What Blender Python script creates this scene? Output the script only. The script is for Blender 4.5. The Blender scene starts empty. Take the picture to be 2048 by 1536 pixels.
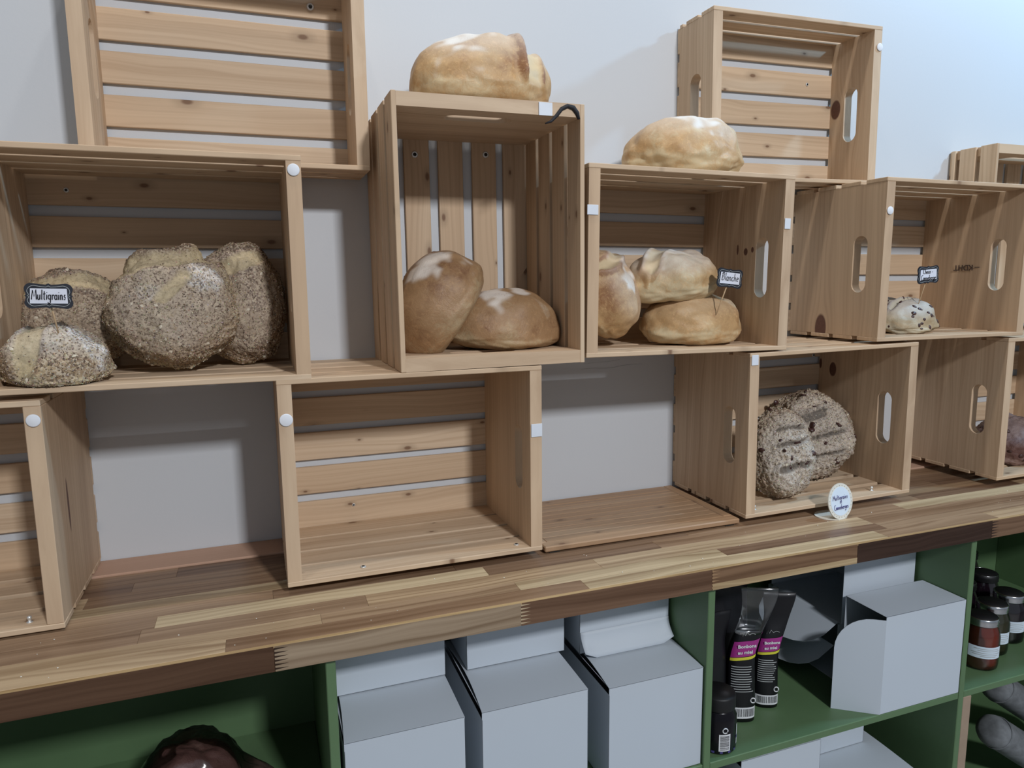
import bpy, bmesh, math, random
from mathutils import Vector, Matrix, Euler, noise
R_ = random.Random(7)
S = bpy.context.scene
C = S.collection
PI = math.pi

# ------------------------------------------------------------ camera, world, lights
FPX = 1413.89
cam = bpy.data.objects.new('camera', bpy.data.cameras.new('camera'))
C.objects.link(cam); S.camera = cam
cam.data.sensor_width = 36; cam.data.lens = FPX / 2048 * 36; cam.data.clip_start = 0.02
def cam_axes(yaw, pitch, roll):
    f = Vector((math.sin(yaw)*math.cos(pitch), math.cos(yaw)*math.cos(pitch), math.sin(pitch)))
    r0 = Vector((math.cos(yaw), -math.sin(yaw), 0)); u0 = r0.cross(f)
    r = math.cos(roll)*r0 + math.sin(roll)*u0; u = -math.sin(roll)*r0 + math.cos(roll)*u0
    return r, u, f
r, u, f = cam_axes(3.46870764e-01, -1.46335578e-01, -1.05669317e-02)
cam.matrix_world = Matrix(((r.x, u.x, -f.x, 0.391322), (r.y, u.y, -f.y, -1.324318), (r.z, u.z, -f.z, 0.419915), (0, 0, 0, 1)))
S.view_settings.view_transform = 'Standard'; S.view_settings.look = 'None'
S.view_settings.exposure = 0.42; S.view_settings.gamma = 1.0; S.view_settings.use_curve_mapping = False
W = bpy.data.worlds.new('world'); S.world = W; W.use_nodes = True
W.node_tree.nodes['Background'].inputs[0].default_value = (0.76, 0.87, 1.0, 1)
W.node_tree.nodes['Background'].inputs[1].default_value = 0.19
def area(name, loc, target, size, power, col, sy=None):
    l = bpy.data.lights.new(name, 'AREA'); l.energy = power; l.color = col; l.size = size
    if sy: l.shape = 'RECTANGLE'; l.size_y = sy
    o = bpy.data.objects.new(name, l); C.objects.link(o); o.location = loc
    o.rotation_euler = (Vector(target) - Vector(loc)).to_track_quat('-Z', 'Y').to_euler()
    return o
area('ceiling_light_far', (1.3, -3.6, 2.15), (0.9, 0, 0.1), 0.26, 69, (0.94, 0.96, 1.0))
area('ceiling_light_left', (0.15, -0.56, 2.75), (0.15, -0.1, 0.0), 0.12, 6.0, (1.0, 0.93, 0.84))
area('ceiling_light_middle', (1.0, -0.54, 2.75), (1.0, -0.12, 0.0), 0.12, 8.5, (0.98, 0.96, 0.93))
area('ceiling_light_right', (2.75, -0.62, 1.75), (1.8, 0, 0.6), 0.12, 14.5, (0.38, 0.68, 1.0))

# ------------------------------------------------------------ material helpers
def new_mat(name):
    m = bpy.data.materials.new(name); m.use_nodes = True
    nt = m.node_tree; b = nt.nodes['Principled BSDF']
    return m, nt, b
def nd(nt, typ, **kw):
    n = nt.nodes.new(typ)
    for k, v in kw.items(): setattr(n, k, v)
    return n
def lk(nt, a, b): nt.links.new(a, b)
def setin(nt, sock, v):
    if hasattr(v, 'is_linked') or isinstance(v, bpy.types.NodeSocket): nt.links.new(v, sock)
    else: sock.default_value = v
def math_(nt, op, a, b=0.0, c=0.0, clamp=False):
    n = nd(nt, 'ShaderNodeMath', operation=op); n.use_clamp = clamp
    setin(nt, n.inputs[0], a); setin(nt, n.inputs[1], b); setin(nt, n.inputs[2], c)
    return n.outputs[0]
def vmath(nt, op, a, b=(0, 0, 0)):
    n = nd(nt, 'ShaderNodeVectorMath', operation=op)
    setin(nt, n.inputs[0], a); setin(nt, n.inputs[1], b)
    return n.outputs['Value'] if op in ('LENGTH', 'DISTANCE', 'DOT_PRODUCT') else n.outputs[0]
def mix(nt, f, a, b, mode='MIX'):
    n = nd(nt, 'ShaderNodeMix', data_type='RGBA', blend_type=mode)
    setin(nt, n.inputs['Factor'], f)
    for i, v in ((6, a), (7, b)):
        if isinstance(v, tuple): v = v if len(v) == 4 else (*v, 1)
        setin(nt, n.inputs[i], v)
    return n.outputs[2]
def noise_(nt, vec, scale, detail=3, rough=0.55, dist=0.0):
    n = nd(nt, 'ShaderNodeTexNoise'); lk(nt, vec, n.inputs['Vector'])
    n.inputs['Scale'].default_value = scale; n.inputs['Detail'].default_value = detail
    n.inputs['Roughness'].default_value = rough; n.inputs['Distortion'].default_value = dist
    return n.outputs['Fac']
def ramp(nt, f, lo, hi):
    n = nd(nt, 'ShaderNodeMapRange', interpolation_type='SMOOTHSTEP')
    setin(nt, n.inputs[0], f); n.inputs[1].default_value = lo; n.inputs[2].default_value = hi
    return n.outputs[0]
def attr(nt, name, out='Fac'):
    n = nd(nt, 'ShaderNodeAttribute'); n.attribute_name = name
    return n.outputs[out]
def bump(nt, b, h, s, d=0.001):
    n = nd(nt, 'ShaderNodeBump'); n.inputs['Strength'].default_value = s; n.inputs['Distance'].default_value = d
    lk(nt, h, n.inputs['Height']); lk(nt, n.outputs[0], b.inputs['Normal'])
def plain(name, col, rough=0.6, metal=0.0, spec=0.5, trans=0.0, alpha=1.0, nz=0.03, nscale=40, coat=0.0):
    m, nt, b = new_mat(name)
    tc = nd(nt, 'ShaderNodeTexCoord').outputs['Object']
    n = noise_(nt, tc, nscale, 3)
    c = mix(nt, n, tuple(max(0, x*(1-nz*2)) for x in col), tuple(min(1, x*(1+nz*2)) for x in col))
    lk(nt, c, b.inputs['Base Color']); b.inputs['Roughness'].default_value = rough
    b.inputs['Metallic'].default_value = metal; b.inputs['Specular IOR Level'].default_value = spec
    b.inputs['Transmission Weight'].default_value = trans; b.inputs['Alpha'].default_value = alpha
    b.inputs['Coat Weight'].default_value = coat
    return m

def wood_mat(name, light, dark, knotcol, knots=(), auto_knots=True, contrast=1.0, rough=0.62, stave=False):
    """grain runs along gc.x; gc is in metres; tone is one random number per board"""
    m, nt, b = new_mat(name)
    gc = attr(nt, 'gc', 'Vector'); tone = attr(nt, 'tone')
    off = nd(nt, 'ShaderNodeCombineXYZ'); setin(nt, off.inputs[0], math_(nt, 'MULTIPLY', tone, 7.3)); setin(nt, off.inputs[1], math_(nt, 'MULTIPLY', tone, 3.1)); setin(nt, off.inputs[2], math_(nt, 'MULTIPLY', tone, 5.7))
    p = vmath(nt, 'ADD', gc, off.outputs[0])
    warp = noise_(nt, vmath(nt, 'MULTIPLY', p, (2.2, 9, 9)), 1.0, 2)
    sep = nd(nt, 'ShaderNodeSeparateXYZ'); lk(nt, p, sep.inputs[0])
    gsep = nd(nt, 'ShaderNodeSeparateXYZ'); lk(nt, gc, gsep.inputs[0])
    v = math_(nt, 'ADD', sep.outputs[1], math_(nt, 'MULTIPLY', math_(nt, 'SUBTRACT', warp, 0.5), 0.06))
    kmask = None; kring = None
    for (ku, kv, kr, asp) in knots:
        du = math_(nt, 'DIVIDE', math_(nt, 'SUBTRACT', gsep.outputs[0], ku), kr*asp)
        dv = math_(nt, 'DIVIDE', math_(nt, 'SUBTRACT', gsep.outputs[1], kv), kr)
        d = math_(nt, 'SQRT', math_(nt, 'ADD', math_(nt, 'MULTIPLY', du, du), math_(nt, 'MULTIPLY', dv, dv)))
        mk = math_(nt, 'SUBTRACT', 1.0, ramp(nt, d, 0.85, 1.08))
        push = math_(nt, 'MULTIPLY', math_(nt, 'DIVIDE', dv, math_(nt, 'ADD', math_(nt, 'MULTIPLY', d, d), 0.6)), kr*1.3)
        v = math_(nt, 'SUBTRACT', v, push)
        kmask = mk if kmask is None else math_(nt, 'MAXIMUM', kmask, mk)
    cv = nd(nt, 'ShaderNodeCombineXYZ'); setin(nt, cv.inputs[0], math_(nt, 'MULTIPLY', sep.outputs[0], 1.6)); setin(nt, cv.inputs[1], math_(nt, 'MULTIPLY', v, 150 if not stave else 110)); setin(nt, cv.inputs[2], math_(nt, 'MULTIPLY', sep.outputs[2], 40))
    fine = noise_(nt, cv.outputs[0], 1.0, 4, 0.6)
    cv2 = nd(nt, 'ShaderNodeCombineXYZ'); setin(nt, cv2.inputs[0], math_(nt, 'MULTIPLY', sep.outputs[0], 0.9)); setin(nt, cv2.inputs[1], math_(nt, 'MULTIPLY', v, 34)); setin(nt, cv2.inputs[2], math_(nt, 'MULTIPLY', sep.outputs[2], 20))
    broad = noise_(nt, cv2.outputs[0], 1.0, 2, 0.5)
    rings = math_(nt, 'SINE', math_(nt, 'MULTIPLY', v, 620.0 if not stave else 420.0))
    rings = ramp(nt, rings, 0.2, 1.1)
    fac = math_(nt, 'ADD', math_(nt, 'MULTIPLY', ramp(nt, fine, 0.35, 0.72), 0.45*contrast), math_(nt, 'MULTIPLY', ramp(nt, broad, 0.35, 0.75), 0.45*contrast))
    fac = math_(nt, 'ADD', fac, math_(nt, 'MULTIPLY', rings, 0.16*contrast), clamp=True)
    if stave:
        base = attr(nt, 'col', 'Color')
        darker = mix(nt, 1.0, base, dark, 'MULTIPLY')
        col = mix(nt, fac, base, darker)
    else:
        l2 = mix(nt, math_(nt, 'FRACT', math_(nt, 'MULTIPLY', tone, 13.7)), light, tuple(x*y for x, y in zip(light, (0.90, 0.84, 0.78))))
        col = mix(nt, fac, l2, dark)
    if auto_knots:
        vo = nd(nt, 'ShaderNodeTexVoronoi', voronoi_dimensions='2D')
        lk(nt, vmath(nt, 'MULTIPLY', p, (8.5, 17.0, 1)), vo.inputs['Vector']); vo.inputs['Scale'].default_value = 1.0
        rs = nd(nt, 'ShaderNodeSeparateColor'); lk(nt, vo.outputs['Color'], rs.inputs[0])
        gate = ramp(nt, rs.outputs[0], 0.52, 0.54)
        rad = math_(nt, 'ADD', math_(nt, 'MULTIPLY', rs.outputs[1], 0.060), 0.022)
        kd = math_(nt, 'DIVIDE', vo.outputs['Distance'], rad)
        km = math_(nt, 'MULTIPLY', math_(nt, 'SUBTRACT', 1.0, ramp(nt, kd, 0.5, 1.25)), gate)
        halo = math_(nt, 'MULTIPLY', math_(nt, 'MULTIPLY', math_(nt, 'SUBTRACT', 1.0, ramp(nt, kd, 0.8, 3.4)), gate), 0.38)
        col = mix(nt, halo, col, tuple(x*0.55 for x in dark))
        col = mix(nt, math_(nt, 'MULTIPLY', km, 0.85), col, knotcol)
    if kmask is not None:
        kn = noise_(nt, vmath(nt, 'MULTIPLY', gc, (60, 60, 60)), 3.0, 3)
        kc = mix(nt, kn, tuple(x*0.75 for x in knotcol), tuple(min(1, x*1.35) for x in knotcol))
        col = mix(nt, kmask, col, kc)
    lk(nt, col, b.inputs['Base Color']); b.inputs['Roughness'].default_value = rough
    b.inputs['Specular IOR Level'].default_value = 0.3
    bump(nt, b, fine, 0.25, 0.0006)
    return m

PINE_L = (0.67, 0.515, 0.360); PINE_D = (0.47, 0.325, 0.205); KNOT = (0.17, 0.085, 0.045)
M_PINE = wood_mat('pine', PINE_L, PINE_D, KNOT)
M_PINE_CLEAR = wood_mat('pine_clear', (0.66, 0.50, 0.345), (0.46, 0.315, 0.20), KNOT, auto_knots=False, contrast=1.05)
M_TRAY = wood_mat('tray_wood', (0.50, 0.335, 0.205), (0.33, 0.20, 0.115), KNOT, contrast=1.0, rough=0.45)
M_STRIP = wood_mat('pinkish_strip', (0.52, 0.33, 0.235), (0.46, 0.28, 0.19), KNOT, auto_knots=False, contrast=0.5)
M_STAVE = wood_mat('butcher_block', (1, 1, 1), (0.50, 0.44, 0.39), KNOT, auto_knots=False, contrast=1.35, rough=0.38, stave=True)

def wall_mat():
    m, nt, b = new_mat('painted_wall')
    tc = nd(nt, 'ShaderNodeTexCoord').outputs['Object']
    n = noise_(nt, tc, 1.5, 3); n2 = noise_(nt, tc, 160, 2)
    lk(nt, mix(nt, n, (0.545, 0.565, 0.59), (0.575, 0.595, 0.62)), b.inputs['Base Color'])
    b.inputs['Roughness'].default_value = 0.55; bump(nt, b, n2, 0.12, 0.0008)
    return m
M_WALL = wall_mat()
M_FLOOR = plain('floor_tile', (0.30, 0.28, 0.26), 0.5, nz=0.1, nscale=5)
M_GREEN = plain('green_paint', (0.105, 0.182, 0.086), 0.45, nz=0.05, nscale=18)
M_RAW = plain('raw_board_edge', (0.34, 0.25, 0.18), 0.7, nz=0.06)
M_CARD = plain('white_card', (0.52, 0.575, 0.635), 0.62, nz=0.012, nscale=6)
M_FELT = plain('white_felt', (0.74, 0.75, 0.78), 0.9)
M_TAPE = plain('frosted_tape', (0.68, 0.71, 0.76), 0.5)
M_STEEL = plain('screw_steel', (0.72, 0.72, 0.70), 0.42, metal=0.6)
M_HOLE = plain('black_rubber', (0.012, 0.013, 0.012), 0.6)
M_BLACK = plain('black_card', (0.012, 0.014, 0.022), 0.5)
M_INK = plain('ink', (0.010, 0.010, 0.014), 0.7)
M_STAMP = plain('stamp_ink', (0.09, 0.055, 0.04), 0.8)
M_PAPER = plain('paper', (0.70, 0.71, 0.78), 0.8)
M_PAPERB = plain('cool_paper', (0.66, 0.76, 0.86), 0.7)
M_CREAM = plain('cream_card', (0.72, 0.70, 0.62), 0.6)
M_STICK = plain('toothpick_wood', (0.55, 0.38, 0.22), 0.6)
M_GREYLINE = plain('grey_print', (0.42, 0.44, 0.44), 0.6)
M_BAGBLK = plain('black_film', (0.008, 0.008, 0.010), 0.38, spec=0.3, coat=0.08)
M_MAG = plain('magenta_print', (0.33, 0.030, 0.22), 0.35)
M_YEL = plain('yellow_print', (0.66, 0.62, 0.05), 0.4)
M_WHT = plain('white_print', (0.75, 0.76, 0.78), 0.45)
M_PURP = plain('purple_print', (0.07, 0.06, 0.22), 0.35)
M_SILVER = plain('silver_foil', (0.66, 0.67, 0.70), 0.22, metal=1.0, nz=0.15, nscale=60)
M_DARKJAR = plain('dark_plastic_jar', (0.006, 0.005, 0.008), 0.25, spec=0.3)
M_DARKLID = plain('black_lid', (0.006, 0.006, 0.007), 0.5)
M_JAM_R = plain('red_preserve', (0.165, 0.026, 0.014), 0.12, nz=0.25, nscale=30, coat=1.0)
M_JAM_G = plain('olive_preserve', (0.035, 0.032, 0.014), 0.12, nz=0.25, nscale=30, coat=1.0)
M_JAM_P = plain('dark_preserve', (0.010, 0.005, 0.009), 0.12, nz=0.25, nscale=30, coat=1.0)
M_GREYROLL = plain('grey_flecked_cloth', (0.16, 0.17, 0.18), 0.9, nz=0.35, nscale=45)
def clear_mat(name, tint, base, rough):
    m, nt, b = new_mat(name); nt.nodes.remove(b); out = nt.nodes['Material Output']
    tr = nd(nt, 'ShaderNodeBsdfTransparent'); tr.inputs[0].default_value = (*tint, 1)
    gl = nd(nt, 'ShaderNodeBsdfGlossy'); gl.inputs['Roughness'].default_value = rough
    fr = nd(nt, 'ShaderNodeFresnel'); fr.inputs[0].default_value = 1.45
    mx = nd(nt, 'ShaderNodeMixShader'); lk(nt, math_(nt, 'ADD', math_(nt, 'MULTIPLY', fr.outputs[0], 0.9), base, clamp=True), mx.inputs[0])
    lk(nt, tr.outputs[0], mx.inputs[1]); lk(nt, gl.outputs[0], mx.inputs[2]); lk(nt, mx.outputs[0], out.inputs[0])
    return m
M_FILM = clear_mat('clear_film', (0.93, 0.95, 0.97), 0.06, 0.16)
M_GLASS = clear_mat('jar_glass', (0.96, 0.98, 0.97), 0.0, 0.03)

# ------------------------------------------------------------ mesh helpers
class MB:
    """collects shapes with grain coordinates and one random tone per board"""
    def __init__(s): s.v = []; s.f = []; s.gc = []; s.tone = []; s.col = []; s.smooth = []
    def add(s, vs, fs, gcs=None, tone=0.0, col=(1, 1, 1), smooth=False):
        n = len(s.v); s.v += [Vector(q) for q in vs]
        s.f += [[i+n for i in q] for q in fs]; s.smooth += [smooth]*len(fs)
        s.gc += [tuple(g) for g in (gcs or vs)]; s.tone += [tone]*len(vs); s.col += [tuple(col)]*len(vs)
    def box(s, lo, hi, grain='x', tone=None, bev=0.0008, col=(1, 1, 1)):
        tone = R_.random() if tone is None else tone
        lo = Vector(lo); hi = Vector(hi); b = min(bev, *(0.45*(hi-lo)))
        bm = bmesh.new(); bmesh.ops.create_cube(bm, size=1)
        for v in bm.verts: v.co = Vector(((lo[i]+hi[i])/2 + v.co[i]*(hi[i]-lo[i]) for i in range(3)))
        if b > 0: bmesh.ops.bevel(bm, geom=bm.edges[:], offset=b, segments=1, affect='EDGES')
        s.bm(bm, grain, tone, col)
    def bm(s, bm, grain='x', tone=0.0, col=(1, 1, 1), smooth=False):
        bm.verts.index_update()
        k = {'x': (0, 1, 2), 'xz': (0, 2, 1), 'z': (2, 0, 1), 'zy': (2, 1, 0), 'y': (1, 0, 2)}[grain]
        vs = [v.co.copy() for v in bm.verts]
        s.add(vs, [[v.index for v in q.verts] for q in bm.faces], [(v[k[0]], v[k[1]], v[k[2]]) for v in vs], tone, col, smooth)
        bm.free()
    def tube(s, pts, rad, n=8, closed=False, col=(1, 1, 1), caps=True):
        pts = [Vector(p) for p in pts]; vs = []; fs = []; m = len(pts)
        for i, p in enumerate(pts):
            a = pts[(i-1) % m] if (closed or i > 0) else p; b = pts[(i+1) % m] if (closed or i < m-1) else p
            t = (b-a).normalized() if (b-a).length > 1e-9 else Vector((0, 0, 1))
            q = Vector((0.13, 0.2, 0.97)) if abs(t.z) < 0.9 else Vector((0.97, 0.2, 0.1))
            x = t.cross(q).normalized(); y = t.cross(x)
            rr = rad[i] if isinstance(rad, (list, tuple)) else rad
            for k in range(n):
                an = 2*PI*k/n; vs.append(p + x*math.cos(an)*rr + y*math.sin(an)*rr)
        for i in range(m if closed else m-1):
            for k in range(n):
                j = (i+1) % m; fs.append([i*n+k, i*n+(k+1) % n, j*n+(k+1) % n, j*n+k])
        if caps and not closed: fs += [list(range(n))[::-1], [(m-1)*n+k for k in range(n)]]
        s.add(vs, fs, None, 0, col, True)
    def lathe(s, prof, seg=32, origin=(0, 0, 0), smooth=True):
        o = Vector(origin); vs = []; fs = []
        for (rr, z) in prof:
            for k in range(seg): a = 2*PI*k/seg; vs.append(o + Vector((rr*math.cos(a), rr*math.sin(a), z)))
        for i in range(len(prof)-1):
            for k in range(seg): fs.append([i*seg+k, i*seg+(k+1) % seg, (i+1)*seg+(k+1) % seg, (i+1)*seg+k])
        fs += [list(range(seg))[::-1], [(len(prof)-1)*seg+k for k in range(seg)]]
        s.add(vs, fs, None, 0, (1, 1, 1), smooth)
    def prism(s, pts, y0, y1):
        """outline in x,z extruded along y"""
        n = len(pts); vs = [(p[0], y0, p[1]) for p in pts] + [(p[0], y1, p[1]) for p in pts]
        fs = [list(range(n)), list(range(n, 2*n))[::-1]] + [[i, i+n, (i+1) % n + n, (i+1) % n] for i in range(n)]
        s.add(vs, fs)
    def xf(s, M):
        s.v = [M @ v for v in s.v]; return s
    def build(s, name, mat, parent=None, attrs=True):
        me = bpy.data.meshes.new(name); me.from_pydata([tuple(v) for v in s.v], [], s.f)
        me.polygons.foreach_set('use_smooth', s.smooth)
        a = me.attributes.new('gc', 'FLOAT_VECTOR', 'POINT'); a.data.foreach_set('vector', [c for g in s.gc for c in g])
        a = me.attributes.new('tone', 'FLOAT', 'POINT'); a.data.foreach_set('value', s.tone)
        a = me.attributes.new('col', 'FLOAT_COLOR', 'POINT'); a.data.foreach_set('color', [c for g in s.col for c in (*g, 1)])
        me.materials.append(mat); me.validate(); me.update()
        o = bpy.data.objects.new(name, me); C.objects.link(o)
        if parent: o.parent = parent
        return o
def tag(o, label=None, cat=None, group=None, kind=None):
    if label: o['label'] = label
    if cat: o['category'] = cat
    if group: o['group'] = group
    if kind: o['kind'] = kind
    return o
def thing(name, label, cat, loc=(0, 0, 0), rot=(0, 0, 0), group=None):
    o = bpy.data.objects.new(name, None); C.objects.link(o); o.location = loc; o.rotation_euler = rot
    o.empty_display_size = 0.03
    return tag(o, label, cat, group)
def text_mesh(txt, size, mat, name, parent, M, bold=0.0, align='CENTER'):
    cu = bpy.data.curves.new('t', 'FONT'); cu.body = txt; cu.size = size; cu.align_x = align; cu.align_y = 'CENTER'
    cu.offset = bold; cu.extrude = 0.00015; cu.resolution_u = 3
    o = bpy.data.objects.new('t', cu); C.objects.link(o)
    dg = bpy.context.evaluated_depsgraph_get(); me = bpy.data.meshes.new_from_object(o.evaluated_get(dg))
    bpy.data.objects.remove(o); bpy.data.curves.remove(cu)
    me.transform(M); me.materials.clear(); me.materials.append(mat); me.name = name
    o = bpy.data.objects.new(name, me); C.objects.link(o); o.parent = parent
    return o
# hand lettering: strokes on a grid (x height 0.5, cap height 1), value = (width, polylines)
def arc(cx, cz, rx, rz, a0, a1, n=9):
    return [(cx+rx*math.cos(math.radians(a0+(a1-a0)*i/n)), cz+rz*math.sin(math.radians(a0+(a1-a0)*i/n))) for i in range(n+1)]
G = {
 'M': (0.85, [[(0.05, 0), (0.16, 0.95), (0.42, 0.30), (0.66, 1.0), (0.78, 0)]]),
 'u': (0.5, [[(0.05, 0.5), (0.05, 0.15)] + arc(0.2, 0.15, 0.15, 0.15, 180, 340) + [(0.38, 0.5), (0.38, 0)]]),
 'l': (0.25, [[(0.1, 1.0), (0.1, 0.05), (0.16, 0)]]),
 't': (0.38, [[(0.15, 0.85), (0.14, 0.1), (0.2, 0), (0.28, 0.03)], [(0, 0.55), (0.32, 0.6)]]),
 'i': (0.22, [[(0.08, 0.5), (0.08, 0)], [(0.08, 0.72), (0.10, 0.76)]]),
 'g': (0.5, [arc(0.2, 0.27, 0.18, 0.22, 20, 380, 12), [(0.38, 0.5), (0.38, -0.25)] + arc(0.2, -0.25, 0.18, 0.15, 0, -170, 7)]),
 'r': (0.36, [[(0.06, 0.5), (0.08, 0)], [(0.08, 0.3)] + arc(0.22, 0.33, 0.13, 0.16, 170, 30, 5)]),
 'a': (0.48, [arc(0.19, 0.25, 0.17, 0.24, 20, 380, 12), [(0.36, 0.5), (0.36, 0.08), (0.42, 0)]]),
 'n': (0.48, [[(0.06, 0.5), (0.06, 0)], [(0.06, 0.3)] + arc(0.2, 0.32, 0.15, 0.17, 170, 0, 7) + [(0.36, 0)]]),
 's': (0.38, [[(0.30, 0.48), (0.12, 0.5), (0.08, 0.36), (0.28, 0.2), (0.24, 0.03), (0.05, 0.03)]]),
 'B': (0.62, [[(0.1, 0), (0.16, 1.0)], [(0.02, 0.85), (0.2, 1.0)] + arc(0.3, 0.77, 0.2, 0.23, 80, -90, 8) + arc(0.3, 0.27, 0.25, 0.27, 90, -120, 9)]),
 'c': (0.40, [arc(0.2, 0.25, 0.16, 0.25, 50, 310, 10)]),
 'h': (0.48, [[(0.06, 1.0), (0.06, 0)], [(0.06, 0.3)] + arc(0.2, 0.32, 0.15, 0.17, 170, 0, 7) + [(0.36, 0)]]),
 'e': (0.42, [[(0.05, 0.27), (0.34, 0.30)] + arc(0.2, 0.26, 0.16, 0.24, 10, 320, 11)]),
 'C': (0.62, [arc(0.36, 0.5, 0.32, 0.5, 55, 305, 12)]),
 'o': (0.45, [arc(0.2, 0.25, 0.17, 0.25, 90, 450, 12)]),
 'b': (0.48, [[(0.06, 1.0), (0.06, 0)], arc(0.22, 0.25, 0.16, 0.24, 170, -170, 10)]),
 '-': (0.4, [[(0.08, 0.3), (0.28, 0.3)]]),
 '.': (0.2, [[(0.05, 0.0), (0.08, 0.02)]]),
 ' ': (0.35, [])}
def handwrite(mb, txt, cx, cz, h, width, y, rad, slant=0.12):
    tot = sum(G[c][0]+0.06 for c in txt); sx = width/tot; x = cx-width/2
    for c in txt:
        w, strokes = G[c]
        for st in strokes: mb.tube([(x+(px+slant*pz)*sx, y, cz+(pz-0.4)*h) for px, pz in st], rad, 5)
        x += (w+0.06)*sx

# ------------------------------------------------------------ room
m = MB(); m.box((-3.0, 0.0008, -0.95), (5.5, 0.08, 2.3), bev=0); wall = m.build('wall_back', M_WALL); tag(wall, 'smooth white painted shop wall behind the crates', kind='structure')
for pts in (((1.023, 0.234), (1.055, 0.235), (1.075, 0.233), (1.100, 0.234), (1.120, 0.237), (1.141, 0.2385), (1.169, 0.238)), ((1.030, 0.245), (1.060, 0.247), (1.085, 0.247), (1.114, 0.250))):
    m = MB(); m.tube([(a, 0.0008, b) for a, b in pts], [0.0002]+[0.00045]*(len(pts)-2)+[0.0002], 6); o = m.build('hairline_crack', M_GREYLINE, wall); o['label'] = 'thin dark hairline crack'
m = MB(); m.box((-3.0, -4.5, -1.0), (5.5, 0.08, -0.95), bev=0); tag(m.build('floor', M_FLOOR), 'shop floor under the shelving', kind='structure')

# ------------------------------------------------------------ worktop made of glued staves
ZC = -0.0513; YC = -0.4016; TC = 0.037
def srgb(r, g, b): return tuple(((c/255)/12.92 if c/255 < 0.04045 else ((c/255+0.055)/1.055)**2.4) for c in (r, g, b))
TONES = [srgb(190, 162, 128), srgb(180, 150, 118), srgb(168, 140, 112), srgb(198, 172, 138), srgb(156, 128, 102), srgb(146, 118, 94), srgb(134, 106, 84), srgb(206, 184, 148), srgb(174, 146, 116), srgb(162, 132, 104)]
def worktop():
    t = thing('worktop', 'long butcher block worktop of light and dark glued staves above green shelves', 'worktop', (0, 0, 0))
    m = MB(); rng = random.Random(21)
    # front row is hand set: seams follow the photo, tone of the front face
    front = [(-1.2, 0.389, srgb(98, 72, 54)), (0.389, 0.736, srgb(166, 146, 122)), (0.736, 1.071, srgb(118, 90, 70)), (1.071, 1.377, srgb(130, 101, 76)), (1.377, 1.715, srgb(74, 54, 44)), (1.715, 2.2, srgb(124, 96, 74)), (2.2, 3.2, srgb(150, 124, 96))]
    for a, b, c in front: m.box((a+0.0002, YC, ZC-TC), (b-0.0002, YC+0.006, ZC-0.0008), 'xz', rng.random(), 0.0004, c)
    m.box((1.0712, YC-0.00025, ZC-TC), (1.3768, YC+0.002, ZC-TC+0.011), 'xz', 0.77, 0.0, srgb(196, 172, 134))
    y = YC+0.006; row = 0
    m.box((-1.2, YC+0.0001, ZC-0.0008-0.003), (3.2, YC+0.006, ZC-0.0004), 'x', 0.3, 0.0, srgb(198, 168, 122))
    while y < -0.074:
        w = [0.034, 0.030, 0.040, 0.036][row % 4]; w = min(w, -0.0722-y) if -0.0722-y-w > 0.01 else -0.0722-y
        x = -1.3+rng.random()*0.3; last = None
        while x < 3.2:
            ln = rng.uniform(0.24, 0.62)
            c = rng.choice(TONES[:4]+TONES[7:8]+[TONES[0]]) if row == 0 else rng.choice(TONES)
            if row >= 6: c = rng.choice(TONES[4:7]+[TONES[9]])
            if c == last: c = rng.choice(TONES)
            last = c
            m.box((x+0.0001, y+0.0001, ZC-TC), (x+ln-0.0001, y+w-0.0001, ZC), 'x', rng.random(), 0.00025, c); x += ln
        y += w; row += 1
    m.build('stave_top', M_STAVE, t)
    # comb-shaped finger joints on the front edge
    for k, (xs, cd) in enumerate(((0.389, srgb(60, 44, 34)), (0.736, srgb(196, 176, 146)), (1.071, srgb(170, 138, 104)), (1.715, srgb(60, 44, 38)))):
        j = MB()
        for q in range(6):
            z0 = ZC-TC+0.003+q*0.0056
            xa, xb = (xs, xs+0.018) if k in (0, 3) else (xs-0.001, xs+0.015)
            j.add([(xa, YC-0.0002, z0), (xa, YC-0.0002, z0+0.0030), (xb, YC-0.0002, z0+0.0015)], [[0, 2, 1]], [(0, 0, 0)]*3, 0.4, cd)
        j.build('finger_joint', M_STAVE, t)
worktop()
m = MB(); m.box((-1.2, -0.071, ZC-TC), (3.2, -0.0002, ZC+0.0030), 'x', 0.37, 0.0012)
tag(m.build('filler_strip', M_STRIP), 'flat pinkish wooden filler strip lying along the wall behind the worktop', 'wood strip')

# ------------------------------------------------------------ green shelving under the worktop
YF = -0.385; ZS = -0.417; TS = 0.0145; YB = -0.012
def shelving():
    t = thing('shelving_unit', 'green painted open shelving unit under the butcher block worktop', 'shelves', (0, 0, -0.95))
    def add(nm, lo, hi, mat=M_GREEN, lab=None):
        q = MB(); q.box((lo[0], lo[1], lo[2]+0.95), (hi[0], hi[1], hi[2]+0.95), bev=0.0012); o = q.build(nm, mat, t)
        if lab: o['label'] = lab
    zt = ZC-TC-0.0004
    for x in (-0.16, 0.454, 1.0765, 1.687, 2.30): add('side_panel', (x, YF, -0.95), (x+0.0138, YB, zt))
    add('bare_panel', (1.7012, YF+0.001, -0.95), (1.725, YB, ZS-TS), M_RAW, 'unpainted brown board edge')
    for a, b in ((-0.1460, 0.4538), (0.468, 1.0763), (1.0905, 1.6868), (1.7010, 2.2998)):
        add('shelf', (a, YF+0.001, ZS-TS), (b, YB, ZS)); add('shelf', (a, YF+0.001, -0.78), (b, YB, -0.766))
    add('back_panel', (-0.16, YB, -0.95), (2.314, 0, zt))
shelving()

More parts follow.
